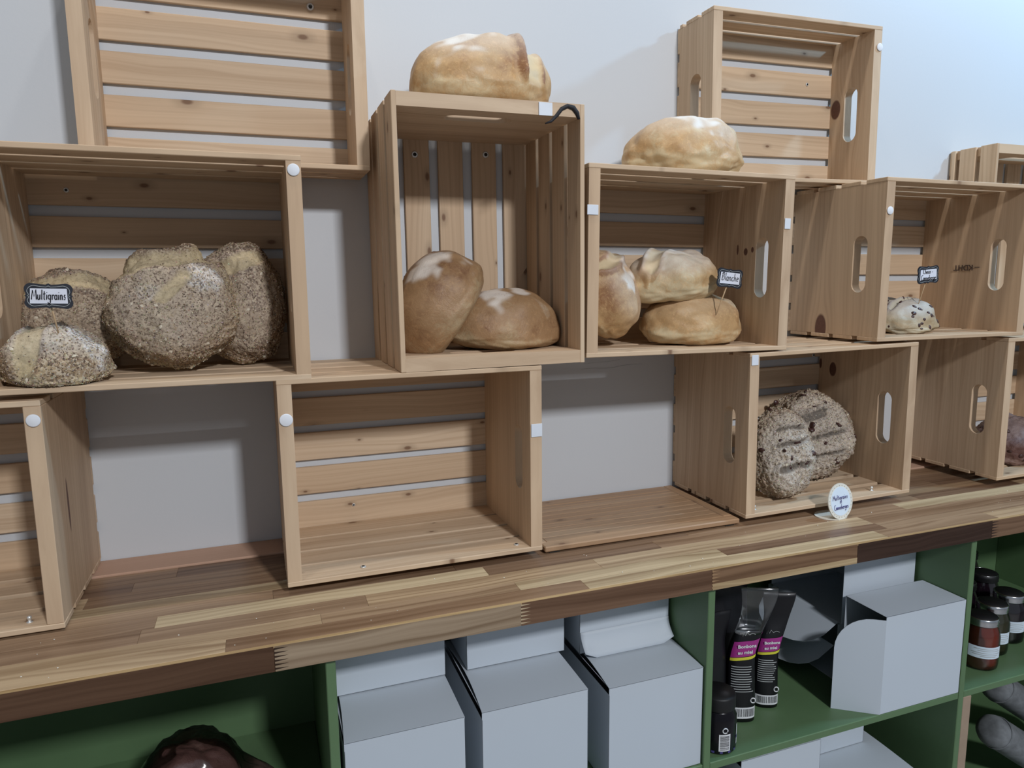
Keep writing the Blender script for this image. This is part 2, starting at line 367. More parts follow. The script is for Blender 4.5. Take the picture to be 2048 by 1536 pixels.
# ------------------------------------------------------------ crates
TE = 0.0205; TSL = 0.0078
def end_panel_bm(h, d0, d1, sc, sw, sl, t):
    """panel in (z 0..h, y -d1..-d0), thickness t in x, with a stadium slot centred at sc=(y,z)"""
    bm = bmesh.new(); N = 48; inner = []; outer = []
    for k in range(N):
        a = 2*PI*k/N; ca, sa = math.cos(a), math.sin(a)
        r = sw/2; hl = sl/2-r
        # stadium point by angle
        py, pz = r*ca, r*sa + (hl if sa > 1e-6 else -hl if sa < -1e-6 else 0)
        inner.append((sc[0]+py, sc[1]+pz))
        dy, dz = py, pz; L = math.hypot(dy, dz); dy /= L; dz /= L
        ts = []
        if dy > 1e-9: ts.append((-d0-sc[0])/dy)
        if dy < -1e-9: ts.append((-d1-sc[0])/dy)
        if dz > 1e-9: ts.append((h-sc[1])/dz)
        if dz < -1e-9: ts.append((0-sc[1])/dz)
        tt = min(q for q in ts if q > 0); outer.append([sc[0]+dy*tt, sc[1]+dz*tt])
    for cy, cz in ((-d0, 0), (-d0, h), (-d1, 0), (-d1, h)):
        k = min(range(N), key=lambda i: (outer[i][0]-cy)**2+(outer[i][1]-cz)**2); outer[k] = [cy, cz]
    rows = []
    for pts, x in ((outer, 0), (inner, 0), (inner, t), (outer, t)):
        rows.append([bm.verts.new((x, p[0], p[1])) for p in pts])
    for a, b in ((0, 1), (1, 2), (2, 3), (3, 0)):
        for k in range(N): bm.faces.new((rows[a][k], rows[a][(k+1) % N], rows[b][(k+1) % N], rows[b][k]))
    bmesh.ops.recalc_face_normals(bm, faces=bm.faces[:])
    return bm
def crate(label, X, Z, D, roll=0.0, noslot=False, portrait=False, L=0.416, H=0.318, nside=4, knots_l=(), knots_r=(), group=None, seed=0, marks=()):
    rng = random.Random(seed); D0 = 0.0
    t = thing('wooden_crate', label, 'crate', (X, 0, Z), (0, -roll, 0), group)
    # local landscape frame: x 0..L, z 0..H ; portrait crates are turned a quarter
    Mx = Matrix.Identity(4)
    if portrait: Mx = Matrix(((0, 0, 1, 0), (0, 1, 0, 0), (1, 0, 0, 0), (0, 0, 0, 1)))
    def fin(m, name, mat):
        if portrait:
            m.xf(Mx)
            for q in m.f: q.reverse()
        return m.build(name, mat, t)
    for side in (0, 1):
        b = end_panel_bm(H-2*TSL, TSL, D-0.0006, (-(D-0.057) if D > 0.2 else -0.066, (H-2*TSL)/2-0.006), 0.036, 0.113, TE)
        for v in b.verts: v.co.x += 0 if side == 0 else L-TE; v.co.z += TSL; v.co.x += 0.0004 if side == 0 else -0.0004
        m = MB()
        if noslot and side: b.free(); m.box((L-TE-0.0004, -D+0.0006, TSL), (L-0.0004, -TSL, H-TSL), 'zy', rng.random(), 0.0008)
        else: m.bm(b, 'zy', rng.random())
        kn = knots_l if side == 0 else knots_r
        mat = wood_mat('pine_knotted', (0.64, 0.485, 0.335), (0.45, 0.31, 0.20), (0.13, 0.062, 0.042), knots=kn, auto_knots=False, contrast=1.1) if kn else M_PINE_CLEAR
        fin(m, 'end_panel', mat)
    n = nside; g = (0.006 if seed == 3 else 0.013) if nside == 4 else 0.012; w = (D-TSL-g*(n-1)-(0.004 if nside < 4 else 0.002))/n
    if nside < 4: w = (D-g*(n)-0.004)/(n+0.35)
    for nm, z0 in (('lower_slats', 0.0), ('upper_slats', H-TSL)):
        m = MB()
        for k in range(n):
            y1 = -D + k*(w+g) + (rng.uniform(-0.0012, 0.0012) if 0 < k else 0); y0 = y1+w
            e = rng.uniform(-0.0005, 0.0006)
            m.box((-0.0002+e, y1, z0), (L+e, y0, z0+TSL), 'x', rng.random(), 0.0009)
        if nside < 4: y1 = -D+n*(w+g); m.box((0, y1, z0), (L, -TSL-0.0005, z0+TSL), 'x', rng.random(), 0.0009)
        fin(m, nm, M_PINE)
    m = MB(); nb = 5; gb = 0.0135 if seed == 3 else 0.0165; wb = (H-0.010-gb*(nb-1))/nb
    for k in range(nb):
        z0 = 0.005+k*(wb+gb)+rng.uniform(-0.0012, 0.0012)
        m.box((0.0004, -TSL, z0), (L-0.0004, -0.0002, z0+wb), 'xz', rng.random(), 0.0009)
    fin(m, 'back_slats', M_PINE)
    return t
def on_crate(t, P):   # world point to the crate's own frame
    M = Matrix.Translation(t.location) @ t.rotation_euler.to_matrix().to_4x4()
    return M.inverted() @ Vector(P)
def dot(t, P, r=0.0085, y=None):
    p = on_crate(t, P); m = MB()
    vs = []; n = 24
    m.lathe([(r*0.9, 0), (r, 0.0005), (r, 0.0012), (r*0.86, 0.0017)], n)
    m.xf(Matrix.Translation(p) @ Matrix.Rotation(PI/2, 4, 'X')); o = m.build('felt_dot', M_FELT, t); o['label'] = 'white round felt pad'
def tape(t, P, w, h, wrap=0):
    p = on_crate(t, P); m = MB()
    m.box((p.x-w/2, p.y-0.0012, p.z-h/2), (p.x+w/2, p.y-0.0002, p.z+h/2), bev=0.0003)
    if wrap == 2: m.box((p.x-w/2, p.y-0.0012, p.z+h/2-0.0003), (p.x+w/2, p.y+0.022, p.z+h/2+0.0008), bev=0.0002)
    o = m.build('tape_piece', M_TAPE, t); o['label'] = 'frosted white tape patch'
def screw(t, P, ax='y', r=0.0062):
    p = on_crate(t, P); m = MB()
    m.lathe([(r, 0), (r, 0.001), (r*0.8, 0.0018), (r*0.62, 0.0016)], 20)
    Mt = Matrix.Translation(p) @ (Matrix.Rotation(PI/2, 4, 'X') if ax == 'y' else Matrix.Identity(4))
    m.xf(Mt); o = m.build('screw', M_STEEL, t)
    m = MB(); m.lathe([(r*0.5, 0.0015), (r*0.5, 0.0021)], 14); m.xf(Mt); q = m.build('screw_recess', M_HOLE, o)
def bolt(t, P):
    p = on_crate(t, P); m = MB()
    m.lathe([(0.0042, 0), (0.0042, 0.0012), (0.0022, 0.0014), (0.0022, 0.005), (0.0031, 0.0055), (0.0028, 0.0085), (0.001, 0.0095)], 16)
    m.xf(Matrix.Translation(p)); m.build('bolt', M_STEEL, t)

DD = 0.2548; DS = 0.1225
A = crate('pine crate on the worktop at the left edge, felt pad on its right post', -0.2953, -0.0480, DD, 0.001, noslot=True, seed=1, knots_r=((0.15, -0.17, 0.0045, 9), ))
B = crate('pine crate holding the four multigrain loaves', 0.0489, 0.2790, DD, -0.0016, seed=2)
Cc = crate('empty landscape pine crate standing on the worktop with a felt pad and tape', 0.4145, -0.0380, DD, 0.0002, seed=3)
Dd = crate('pine crate holding two oat crusted loaves behind the round sign', 1.2499, -0.0370, DD, 0.0111, seed=4, knots_r=((0.240, -0.050, 0.0105, 1.6), (0.25, -0.012, 0.004, 3)))
E_ = crate('tall upright pine crate with vertical slats and two golden loaves inside', 0.5974, 0.2800, DD, 0.0052, portrait=True, L=0.4143, H=0.3111, seed=5)
F = crate('pine crate holding three white loaves and the Blanche sign', 0.9118, 0.2885, DD, -0.0096, seed=6, knots_r=((0.185, -0.150, 0.006, 1.2), (0.188, -0.170, 0.004, 1.4), (0.190, -0.125, 0.003, 3.5)))
Gg = crate('pine crate on the worktop at the right edge holding a dark loaf', 1.9248, -0.0350, DD, 0.004, seed=7)
H_ = crate('empty shallow pine crate high at the upper left, standing on the multigrain crate', 0.1676, 0.5990, DS, 0.0, nside=2, seed=8)
I_ = crate('empty shallow pine crate at the upper right, dark knot in its right end', 1.2418, 0.6090, DS, 0.0135, nside=2, seed=9, knots_r=((0.172, -0.024, 0.0140, 1.5), ))
J = crate('pine crate holding the chocolate cranberry loaf, stamp on its inner side', 1.5494, 0.2905, DD, -0.0046, seed=10, knots_l=((0.018, -0.102, 0.0165, 1.9), ))
K = crate('shallow upright pine crate with vertical slats at the right edge, upper row', 2.0165, 0.3025, DS, 0.0, portrait=True, nside=2, seed=11)
dot(A, (0.1105, -DD, 0.244)); dot(B, (0.4545, -DD, 0.576)); dot(Cc, (0.4255, -DD, 0.220), 0.0095); dot(J, (1.5605, -DD, 0.545), 0.0078); dot(I_, (1.6475, -DS, 0.891), 0.0078)
tape(F, (0.9215, -DD, 0.532), 0.020, 0.016); tape(F, (1.3165, -DD, 0.516), 0.013, 0.019); tape(Cc, (0.8205, -DD, 0.172), 0.0195, 0.022); tape(Dd, (1.2565, -DD, 0.268), 0.0150, 0.019); tape(E_, (0.8385, -DD, 0.6835), 0.023, 0.019, 2)
screw(H_, (0.511, -TSL, 0.881)); screw(E_, (0.683, -TSL, 0.648)); screw(E_, (0.819, -TSL, 0.654)); screw(B, (0.124, -TSL, 0.567), r=0.004); screw(I_, (1.566, -TSL, 0.839), r=0.0038); screw(Dd, (1.623, -TSL, 0.237), r=0.004); screw(Cc, (0.546, -TSL, 0.002), r=0.003)
for x, y, z in ((0.53, -0.235, -0.0300), (0.790, -0.235, -0.0300)): screw(Cc, (x, y, z), 'z', 0.0045)
bolt(Dd, (1.285, -0.235, -0.0288)); bolt(Dd, (1.585, -0.232, -0.0254)); bolt(A, (0.075, -0.235, -0.0400))
# dark scorched mark round a defect in the top corner of the tall crate
m = MB(); pts = [(0.838, 0.662), (0.848, 0.666), (0.858, 0.676), (0.866, 0.686), (0.876, 0.691), (0.886, 0.689), (0.893, 0.681), (0.896, 0.672)]
m.tube([on_crate(E_, (a, -DD-0.0004, b)) for a, b in pts], [0.0012, 0.0022, 0.0030, 0.0032, 0.0034, 0.0040, 0.0036, 0.0022], 8)
o = m.build('bark_mark', M_INK, E_); o['label'] = 'dark bark rim of a wood defect'
# upside-down stamp on the inner side of the crate J
Mt = Matrix.Translation(on_crate(J, (1.9438, -0.119, 0.437))) @ Matrix.Rotation(-PI/2, 4, 'Z') @ Matrix.Rotation(PI/2, 4, 'X') @ Matrix.Rotation(PI, 4, 'Z')
o = text_mesh('KDHT', 0.0175, M_STAMP, 'wood_stamp', J, Mt, 0.0004); o['label'] = 'upside-down KDHT stamp'
m = MB(); p = on_crate(J, (1.9443, -0.150, 0.437)); m.box((p.x-0.0003, p.y-0.008, p.z-0.0007), (p.x, p.y+0.004, p.z+0.0007), bev=0); m.build('stamp_dash', M_STAMP, J)

# ------------------------------------------------------------ low slatted board between the crates
def tray():
    x0, x1, y0, y1 = 0.8392, 1.2440, -0.2454, -0.0735; z0 = ZC+0.0003; h = 0.0128
    y1 = -0.004; z0 = ZC+0.0034; h = 0.0098
    t = thing('slatted_board', 'low reddish brown slatted wooden board lying between the two lower crates', 'board', (x0, y0, z0)); ox, oy, oz = x0, y0, z0
    m = MB(); m.box((0, 0, 0), (x1-x0, 0.024, h), 'x', 0.2, 0.0018); m.box((0, 0.0243, 0), (0.013, y1-y0, h), 'y', 0.6, 0.0012); m.box((x1-x0-0.020, 0.0243, 0), (x1-x0, y1-y0, h), 'y', 0.8, 0.0012)
    m.box((0.0133, y1-y0-0.03, 0), (x1-x0-0.0203, y1-y0, h-0.0006), 'x', 0.5, 0.0012); m.build('frame', M_TRAY, t)
    m = MB(); y = 0.0246; k = 0
    while y < y1-y0-0.032:
        w = min(0.0215, y1-y0-0.0305-y); m.box((0.0135, y, 0.001), (x1-x0-0.0205, y+w-0.0009, h-0.0008), 'x', R_.random(), 0.0007); y += w
    m.build('slats', M_TRAY, t)
    for xx in (0.02, x1-x0-0.02):
        m = MB(); m.box((xx-0.01, 0.004, -0.0034), (xx+0.01, 0.024, 0.0), bev=0.0004)
        m.build('foot_pad', M_HOLE, t)
tray()

# ------------------------------------------------------------ bread
def bread_mat(name, pale, mid, dark, flourc, rough=0.62, grain=0.0, bumps=0.5, scorec=None):
    m, nt, b = new_mat(name)
    tc = nd(nt, 'ShaderNodeTexCoord').outputs['Object']
    bake = attr(nt, 'bake'); fl = attr(nt, 'flour'); sc = attr(nt, 'score')
    n1 = noise_(nt, tc, 14, 4, 0.6); n2 = noise_(nt, tc, 120, 4, 0.65); n3 = noise_(nt, tc, 420, 2, 0.6)
    wr = noise_(nt, tc, 45, 5, 0.72, 1.5)
    f = math_(nt, 'ADD', bake, math_(nt, 'MULTIPLY', math_(nt, 'SUBTRACT', n1, 0.5), 1.25))
    f = math_(nt, 'ADD', f, math_(nt, 'MULTIPLY', math_(nt, 'SUBTRACT', wr, 0.5), 0.80), clamp=True)
    c = mix(nt, ramp(nt, f, 0.0, 0.5), pale, mid); c = mix(nt, ramp(nt, f, 0.5, 1.0), c, dark)
    c = mix(nt, math_(nt, 'MULTIPLY', ramp(nt, n2, 0.50, 0.72), 0.28), c, tuple(min(1, x*1.5) for x in mid))
    st = noise_(nt, tc, 70, 3, 0.7, 2.5)
    c = mix(nt, math_(nt, 'MULTIPLY', ramp(nt, st, 0.58, 0.66), 0.30), c, tuple(min(1, x*1.6) for x in mid))
    c = mix(nt, math_(nt, 'MULTIPLY', sc, 0.85), c, scorec or pale)
    fm = math_(nt, 'MULTIPLY', fl, ramp(nt, math_(nt, 'ADD', math_(nt, 'MULTIPLY', n2, 0.6), math_(nt, 'MULTIPLY', n1, 0.4)), 0.25, 0.42), clamp=True)
    c = mix(nt, fm, c, flourc)
    if grain > 0:
        vo = nd(nt, 'ShaderNodeTexVoronoi'); lk(nt, tc, vo.inputs['Vector']); vo.inputs['Scale'].default_value = 420
        rs = nd(nt, 'ShaderNodeSeparateColor'); lk(nt, vo.outputs['Color'], rs.inputs[0])
        gsk = math_(nt, 'MULTIPLY', math_(nt, 'SUBTRACT', 1.0, math_(nt, 'MULTIPLY', sc, 0.7)), grain)
        patch = ramp(nt, noise_(nt, tc, 11, 3, 0.6), 0.36, 0.58)
        c = mix(nt, math_(nt, 'MULTIPLY', math_(nt, 'MULTIPLY', math_(nt, 'SUBTRACT', 1.0, ramp(nt, noise_(nt, tc, 230, 3, 0.7), 0.36, 0.50)), gsk), 0.85), c, (0.085, 0.05, 0.032))
        gsk = math_(nt, 'MULTIPLY', gsk, math_(nt, 'ADD', math_(nt, 'MULTIPLY', patch, 0.7), 0.3))
        c = mix(nt, math_(nt, 'MULTIPLY', ramp(nt, rs.outputs[0], 0.72, 0.78), gsk), c, (0.10, 0.065, 0.045))
        c = mix(nt, math_(nt, 'MULTIPLY', ramp(nt, rs.outputs[1], 0.66, 0.72), gsk), c, (0.55, 0.45, 0.33))
    lk(nt, c, b.inputs['Base Color']); b.inputs['Roughness'].default_value = rough; b.inputs['Specular IOR Level'].default_value = 0.35
    hh = math_(nt, 'ADD', math_(nt, 'MULTIPLY', n2, 0.7), math_(nt, 'MULTIPLY', wr, 0.8)); hh = math_(nt, 'ADD', hh, math_(nt, 'MULTIPLY', n3, 0.3))
    bump(nt, b, hh, bumps, 0.0022)
    return m
B_WHITE = bread_mat('white_crust', (0.62, 0.50, 0.31), (0.50, 0.315, 0.150), (0.28, 0.130, 0.055), (0.78, 0.75, 0.70), 0.5, bumps=0.35)
B_BROWN = bread_mat('golden_crust', (0.42, 0.31, 0.18), (0.31, 0.180, 0.088), (0.175, 0.080, 0.038), (0.72, 0.64, 0.56), 0.5, bumps=0.45)
B_GRAIN = bread_mat('multigrain_crust', (0.52, 0.42, 0.25), (0.34, 0.235, 0.14), (0.175, 0.105, 0.06), (0.66, 0.63, 0.60), 0.8, 0.75, bumps=0.8)
B_OAT = bread_mat('oat_crust', (0.48, 0.41, 0.31), (0.30, 0.215, 0.145), (0.10, 0.058, 0.038), (0.72, 0.67, 0.60), 0.8, 0.7, bumps=1.0, scorec=(0.022, 0.014, 0.010))
B_CHOC = bread_mat('choco_cranberry_crust', (0.52, 0.46, 0.34), (0.40, 0.30, 0.18), (0.16, 0.09, 0.055), (0.66, 0.66, 0.66), 0.6, bumps=0.5)
B_DARK = bread_mat('dark_fruit_crust', (0.22, 0.13, 0.10), (0.12, 0.055, 0.045), (0.05, 0.02, 0.018), (0.38, 0.32, 0.31), 0.55, bumps=0.7)
def seeds_mat():
    m, nt, b = new_mat('seed_flakes'); lk(nt, attr(nt, 'col', 'Color'), b.inputs['Base Color']); b.inputs['Roughness'].default_value = 0.7
    return m
M_SEED = seeds_mat()
def smooth(x, a, b):
    t = max(0, min(1, (x-a)/(b-a))); return t*t*(3-2*t)
def seg_dist(p, a, b):
    ab = (b[0]-a[0], b[1]-a[1]); t = max(0, min(1, ((p[0]-a[0])*ab[0]+(p[1]-a[1])*ab[1])/(ab[0]**2+ab[1]**2+1e-12)))
    dx = p[0]-a[0]-ab[0]*t; dy = p[1]-a[1]-ab[1]*t
    cr = ab[0]*(p[1]-a[1])-ab[1]*(p[0]-a[0])
    return math.hypot(dx, dy), (1 if cr > 0 else -1)
def axes(zdir, xhint):
    z = Vector(zdir).normalized(); x = Vector(xhint); x = (x-z*x.dot(z)).normalized(); y = z.cross(x)
    return Matrix((x, y, z)).transposed()
def loaf(name, label, mat, P, zdir, xhint, a, b, h, cuts=(), seed=0, lump=0.010, rough=0.0, flour=(0.3, 1.0), flour_spots=(), bake=0.45, low=0.24,
         n_seeds=0, seed_cols=None, seed_region=None, specks=None, sub=6, group=None, squash=2.3, clamp=None):
    """domed loaf; P = centre of its flat base, zdir = the way the dome faces; cuts = list of (p0, p1, halfwidth, ridge height, depth) on the dome plan"""
    rot = axes(zdir, xhint); t = thing(name, label, 'bread', P, rot.to_euler(), group)
    bm = bmesh.new(); bmesh.ops.create_icosphere(bm, subdivisions=sub, radius=1)
    bm.verts.ensure_lookup_table(); off = Vector((seed*3.1, seed*1.7, seed*0.9)); bk = []; flo = []; sco = []
    for v in bm.verts:
        d = v.co.normalized(); x, y, z = d
        rr = math.hypot(x, y); k = (abs(rr)**squash+abs(z)**squash)**(-1/squash) if squash != 2 else 1
        px, py, pz = x*k*a, y*k*b, z*k
        pz = pz*h*(1-low) if pz > 0 else pz*h*low
        p = Vector((px, py, pz)); q = d*2.2+off
        n = noise.noise(q*0.8)*lump*1.4 + noise.noise(q*2.0)*lump*0.5
        n += noise.noise(d*14+off)*rough + noise.noise(d*34+off)*rough*0.8
        sc = 0.0; push = 0.0; ex = 0.0
        if z > -0.15:
            for (c0, c1, hw, ridge, depth) in cuts:
                wob = noise.noise(Vector((px*30, py*30, seed)))*0.006
                dist, side = seg_dist((px+wob, py+wob), c0, c1)
                up = smooth(z, -0.12, 0.2)
                ins = 1-smooth(dist, hw*0.75, hw*1.05)
                sc = max(sc, ins*up)
                push -= depth*ins*up
                push += ridge*math.exp(-((dist-hw*1.15)/(hw*0.35+0.003))**2)*up*(1.0 if side > 0 else 0.35)
        nn = Vector((px/(a*a), py/(b*b), pz/(h*h*0.4))).normalized()
        p = p + nn*(n+push); zf = -h*low*0.80
        if p.z < zf: p.z = zf+(p.z-zf)*0.06
        p.z -= zf
        if clamp:
            x0, x1, z0, y1 = clamp; w_ = rot @ p + Vector(P); e = 0.06
            if w_.x < x0: w_.x = x0+(w_.x-x0)*e*0.0
            if w_.x > x1: w_.x = x1
            if w_.z < z0: w_.z = z0
            if w_.y > y1: w_.y = y1
            p = rot.transposed() @ (w_-Vector(P))
        v.co = p
        bk.append(bake+0.25*smooth(z, 0.2, 0.9)*0.4-0.28*smooth(z, 0.25, -0.25)+0.2*noise.noise(q*1.1+Vector((5, 5, 5)))+(0.35 if push > 0.25*max([c[3] for c in cuts] or [1]) and push > 0.001 else 0))
        f_ = flour[0]*smooth(z, 0.25, 0.8)*flour[1]
        for (fx, fy, fr, fs) in flour_spots:
            f_ = max(f_, fs*(1-smooth(math.hypot(px-fx, py-fy)/fr+noise.noise(q*2.5)*0.5, 0.5, 1.1))*smooth(z, -0.2, 0.2))
        flo.append(f_*(1-0.7*sc)); sco.append(sc)
    mb = MB(); mb.bm(bm, 'x', 0, smooth=True)
    o = mb.build('crust', mat, t)
    for nm, arr in (('bake', bk), ('flour', flo), ('score', sco)):
        at = o.data.attributes.new(nm, 'FLOAT', 'POINT'); at.data.foreach_set('value', arr)
    if n_seeds:
        rng = random.Random(seed*7+1); me = o.data; polys = me.polygons; sm = MB(); cnt = 0
        cols = seed_cols or [(0.60, 0.50, 0.36), (0.10, 0.06, 0.04), (0.48, 0.36, 0.22), (0.66, 0.60, 0.50), (0.18, 0.11, 0.07)]
        idx = list(range(len(polys)))
        while cnt < n_seeds:
            pl = polys[rng.choice(idx)]; c = pl.center; vi = pl.vertices[0]
            if sco[vi] > 0.4 and rng.random() < 0.8: continue
            if seed_region and rng.random() > seed_region(c.x, c.y, c.z): continue
            nrm = pl.normal; tx = nrm.cross(Vector((rng.uniform(-1, 1), rng.uniform(-1, 1), rng.uniform(-1, 1)))).normalized(); ty = nrm.cross(tx)
            tt = (nrm*0.9+tx*rng.uniform(-0.3, 0.3)).normalized(); ty = tt.cross(tx).normalized()
            ln = rng.uniform(0.0007, 0.0018); wd = ln*rng.uniform(0.35, 0.75); th = 0.0005
            col = rng.choice(cols); col = tuple(x*rng.uniform(0.8, 1.15) for x in col)
            if rng.random() < 0.012: ln = 0.0036; wd = 0.0024; col = (0.62, 0.54, 0.42)
            c = c+nrm*0.0002
            vs = [c+tx*ln, c+ty*wd, c-tx*ln, c-ty*wd, c+tt*th*1.6, c-tt*th]
            sm.add(vs, [[0, 1, 4], [1, 2, 4], [2, 3, 4], [3, 0, 4], [1, 0, 5], [2, 1, 5], [3, 2, 5], [0, 3, 5]], None, 0, col); cnt += 1
        q = sm.build('seed_topping', M_SEED, t); q['kind'] = 'stuff'; q['label'] = 'seeds and oat flakes stuck to the crust'
    if specks:
        rng = random.Random(seed+99); me = o.data; cnt = 0
        num, col_m, nm, lab, rad = specks; sm = MB()
        while cnt < num:
            pl = rng.choice(me.polygons)
            if pl.center.z < 0.012: continue
            b2 = bmesh.new(); bmesh.ops.create_icosphere(b2, subdivisions=2, radius=1)
            rr = rad*rng.uniform(0.6, 1.3); e = (rng.uniform(0.7, 1.3), rng.uniform(0.7, 1.3), 0.7)
            Rm = pl.normal.to_track_quat('Z', 'X').to_matrix()
            for v in b2.verts: v.co = pl.center + Rm @ Vector((v.co.x*rr*e[0], v.co.y*rr*e[1], v.co.z*rr*e[2]*0.6))
            sm.bm(b2, 'x', 0, smooth=True); cnt += 1
        q = sm.build(nm, col_m, t); q['label'] = lab; q['kind'] = 'stuff'
    return t
OATS = [(0.66, 0.59, 0.48), (0.52, 0.43, 0.31), (0.74, 0.69, 0.60), (0.14, 0.085, 0.055), (0.36, 0.26, 0.17), (0.60, 0.52, 0.40)]
GRN = [(0.46, 0.37, 0.25), (0.085, 0.052, 0.036), (0.36, 0.26, 0.165), (0.55, 0.49, 0.40), (0.20, 0.13, 0.085), (0.42, 0.32, 0.20)]
M_FRUIT = plain('dark_cranberry', (0.055, 0.022, 0.018), 0.4, nz=0.3, nscale=80)
FB = 0.279+TSL+0.0015   # floor of the multigrain crate
loaf('multigrain_loaf', 'floured multigrain loaf lying flat at the front, sign stuck in it', B_GRAIN, (0.132, -0.200, FB), (0, -0.12, 1), (1, 0, 0), 0.067, 0.062, 0.080,
     clamp=(0.071, 0.4435, FB, -0.0085), cuts=[((-0.022, -0.045), (-0.010, 0.05), 0.017, 0.003, 0.004)], seed=1, lump=0.005, rough=0.0012, flour=(0.5, 1), flour_spots=[(0.037, -0.014, 0.03, 1.0), (-0.047, -0.005, 0.022, 0.9)], bake=0.30, n_seeds=3600, seed_cols=GRN, group=None)
loaf('multigrain_loaf', 'multigrain loaf at the back left of its crate, behind the sign', B_GRAIN, (0.128, -0.035, FB+0.062), (0.05, -0.88, 0.42), (1, 0, 0), 0.083, 0.078, 0.095,
     clamp=(0.071, 0.4435, FB, -0.0085), cuts=[((-0.06, 0.035), (0.06, 0.045), 0.016, 0.004, 0.003)], seed=2, lump=0.008, rough=0.0028, flour=(0.15, 1), bake=0.55, n_seeds=4000, seed_cols=GRN)
loaf('multigrain_loaf', 'largest round multigrain loaf leaning in the centre with a jagged top crust', B_GRAIN, (0.276, -0.105, FB+0.082), (0.02, -0.90, 0.34), (1, 0, 0), 0.094, 0.090, 0.098,
     clamp=(0.071, 0.4435, FB, -0.0085), cuts=[((-0.070, 0.050), (0.045, 0.072), 0.017, 0.014, 0.004), ((-0.012, -0.004), (0.020, 0.030), 0.012, 0.0025, 0.004)], seed=3, lump=0.008, rough=0.0028, flour=(0.25, 1), flour_spots=[(0.045, 0.028, 0.032, 0.95), (-0.03, 0.005, 0.022, 0.5)], bake=0.42, n_seeds=6000, seed_cols=GRN,
     seed_region=lambda x, y, z: 0.35 if (y > 0.03 and x < 0.02) or (abs(x-0.0) < 0.015 and y > -0.01) else 1.0)
loaf('multigrain_loaf', 'tall multigrain loaf standing on edge against the right end of its crate', B_GRAIN, (0.376, -0.050, FB+0.092), (-0.16, -0.93, 0.18), (1, 0, 0.1), 0.069, 0.099, 0.090,
     clamp=(0.071, 0.4435, FB, -0.0085), cuts=[((-0.04, 0.045), (0.035, 0.060), 0.014, 0.003, 0.003)], seed=4, lump=0.008, rough=0.0026, flour=(0.2, 1), bake=0.55, n_seeds=4500, seed_cols=GRN)
FE = 0.2806+TE
loaf('white_loaf', 'brown crusted loaf tipped on its side against the left of the tall crate', B_BROWN, (0.722, -0.140, FE+0.050), (-0.82, 0.10, 0.56), (0.56, 0.0, 0.82), 0.100, 0.088, 0.122,
     clamp=(0.6075, 0.8980, FE, -0.0085), cuts=[((0.030, 0.030), (0.062, 0.020), 0.012, 0.004, 0.001)], seed=5, lump=0.0035, flour=(0.0, 1), flour_spots=[(0.030, -0.045, 0.030, 1.0), (0.055, -0.03, 0.03, 0.9)], bake=0.55, low=0.30, squash=2.7)
loaf('white_loaf', 'low brown loaf lying flat in the tall crate with flour on top', B_BROWN, (0.803, -0.140, FE+0.0015), (0.04, -0.03, 1), (1, 0.1, 0), 0.106, 0.078, 0.108,
     clamp=(0.6075, 0.8980, FE, -0.0085), cuts=[], seed=6, lump=0.004, flour=(0.0, 1), flour_spots=[(-0.03, -0.025, 0.032, 0.9), (0.015, -0.02, 0.02, 0.9)], bake=0.50, squash=2.1)
FF = 0.2875+TSL
loaf('white_loaf', 'golden loaf on its edge at the left of the Blanche crate', B_WHITE, (0.972, -0.110, FF+0.077), (0.72, -0.50, 0.45), (-0.5, 0.0, 0.8), 0.086, 0.086, 0.118,
     clamp=(0.9345, 1.3, FF+0.0005, -0.0085), cuts=[((0.050, -0.05), (0.055, 0.05), 0.010, 0.008, 0.001)], seed=7, lump=0.005, flour=(0.2, 1), flour_spots=[(0.01, 0.03, 0.03, 0.9), (0.05, 0.0, 0.03, 0.6)], bake=0.62, low=0.34)
loaf('white_loaf', 'pale split topped loaf resting on the two others in the Blanche crate', B_WHITE, (1.153, -0.135, FF+0.087), (-0.13, -0.10, 0.98), (1, 0, 0.13), 0.094, 0.078, 0.097,
     cuts=[((-0.060, -0.03), (0.03, 0.045), 0.014, 0.009, 0.002)], seed=8, lump=0.006, low=0.36, flour=(0.5, 1), flour_spots=[(-0.02, 0.0, 0.05, 0.9), (0.03, -0.02, 0.03, 0.6)], bake=0.25)
loaf('white_loaf', 'golden loaf lying flat with the Blanche sign stuck in it', B_WHITE, (1.190, -0.145, FF+0.002), (0.0, -0.03, 1), (1, 0, 0), 0.102, 0.078, 0.100,
     cuts=[((0.088, -0.06), (0.075, 0.06), 0.012, 0.001, 0.0005)], seed=9, lump=0.005, low=0.36, flour=(0.1, 1), bake=0.50, squash=2.6)
loaf('white_loaf', 'large split loaf on top of the tall upright crate', B_WHITE, (0.772, -0.130, 0.2800+0.4143+0.001), (0, 0.0, 1), (1, 0, 0), 0.121, 0.090, 0.132,
     cuts=[((0.070, -0.09), (0.062, 0.09), 0.020, 0.013, 0.005)], seed=10, lump=0.006, low=0.36, flour=(0.35, 1), flour_spots=[(-0.03, -0.015, 0.060, 1.0)], bake=0.52, squash=2.25)
loaf('white_loaf', 'smooth floured loaf on top of the Blanche crate', B_WHITE, (1.171, -0.135, 0.2885+0.318-0.0018), (-0.01, 0, 1), (1, 0, 0), 0.118, 0.085, 0.118,
     cuts=[], seed=11, lump=0.008, low=0.36, flour=(0.3, 1), flour_spots=[(0.0, -0.012, 0.062, 1.0), (0.05, -0.01, 0.04, 0.8)], bake=0.38, squash=2.2)
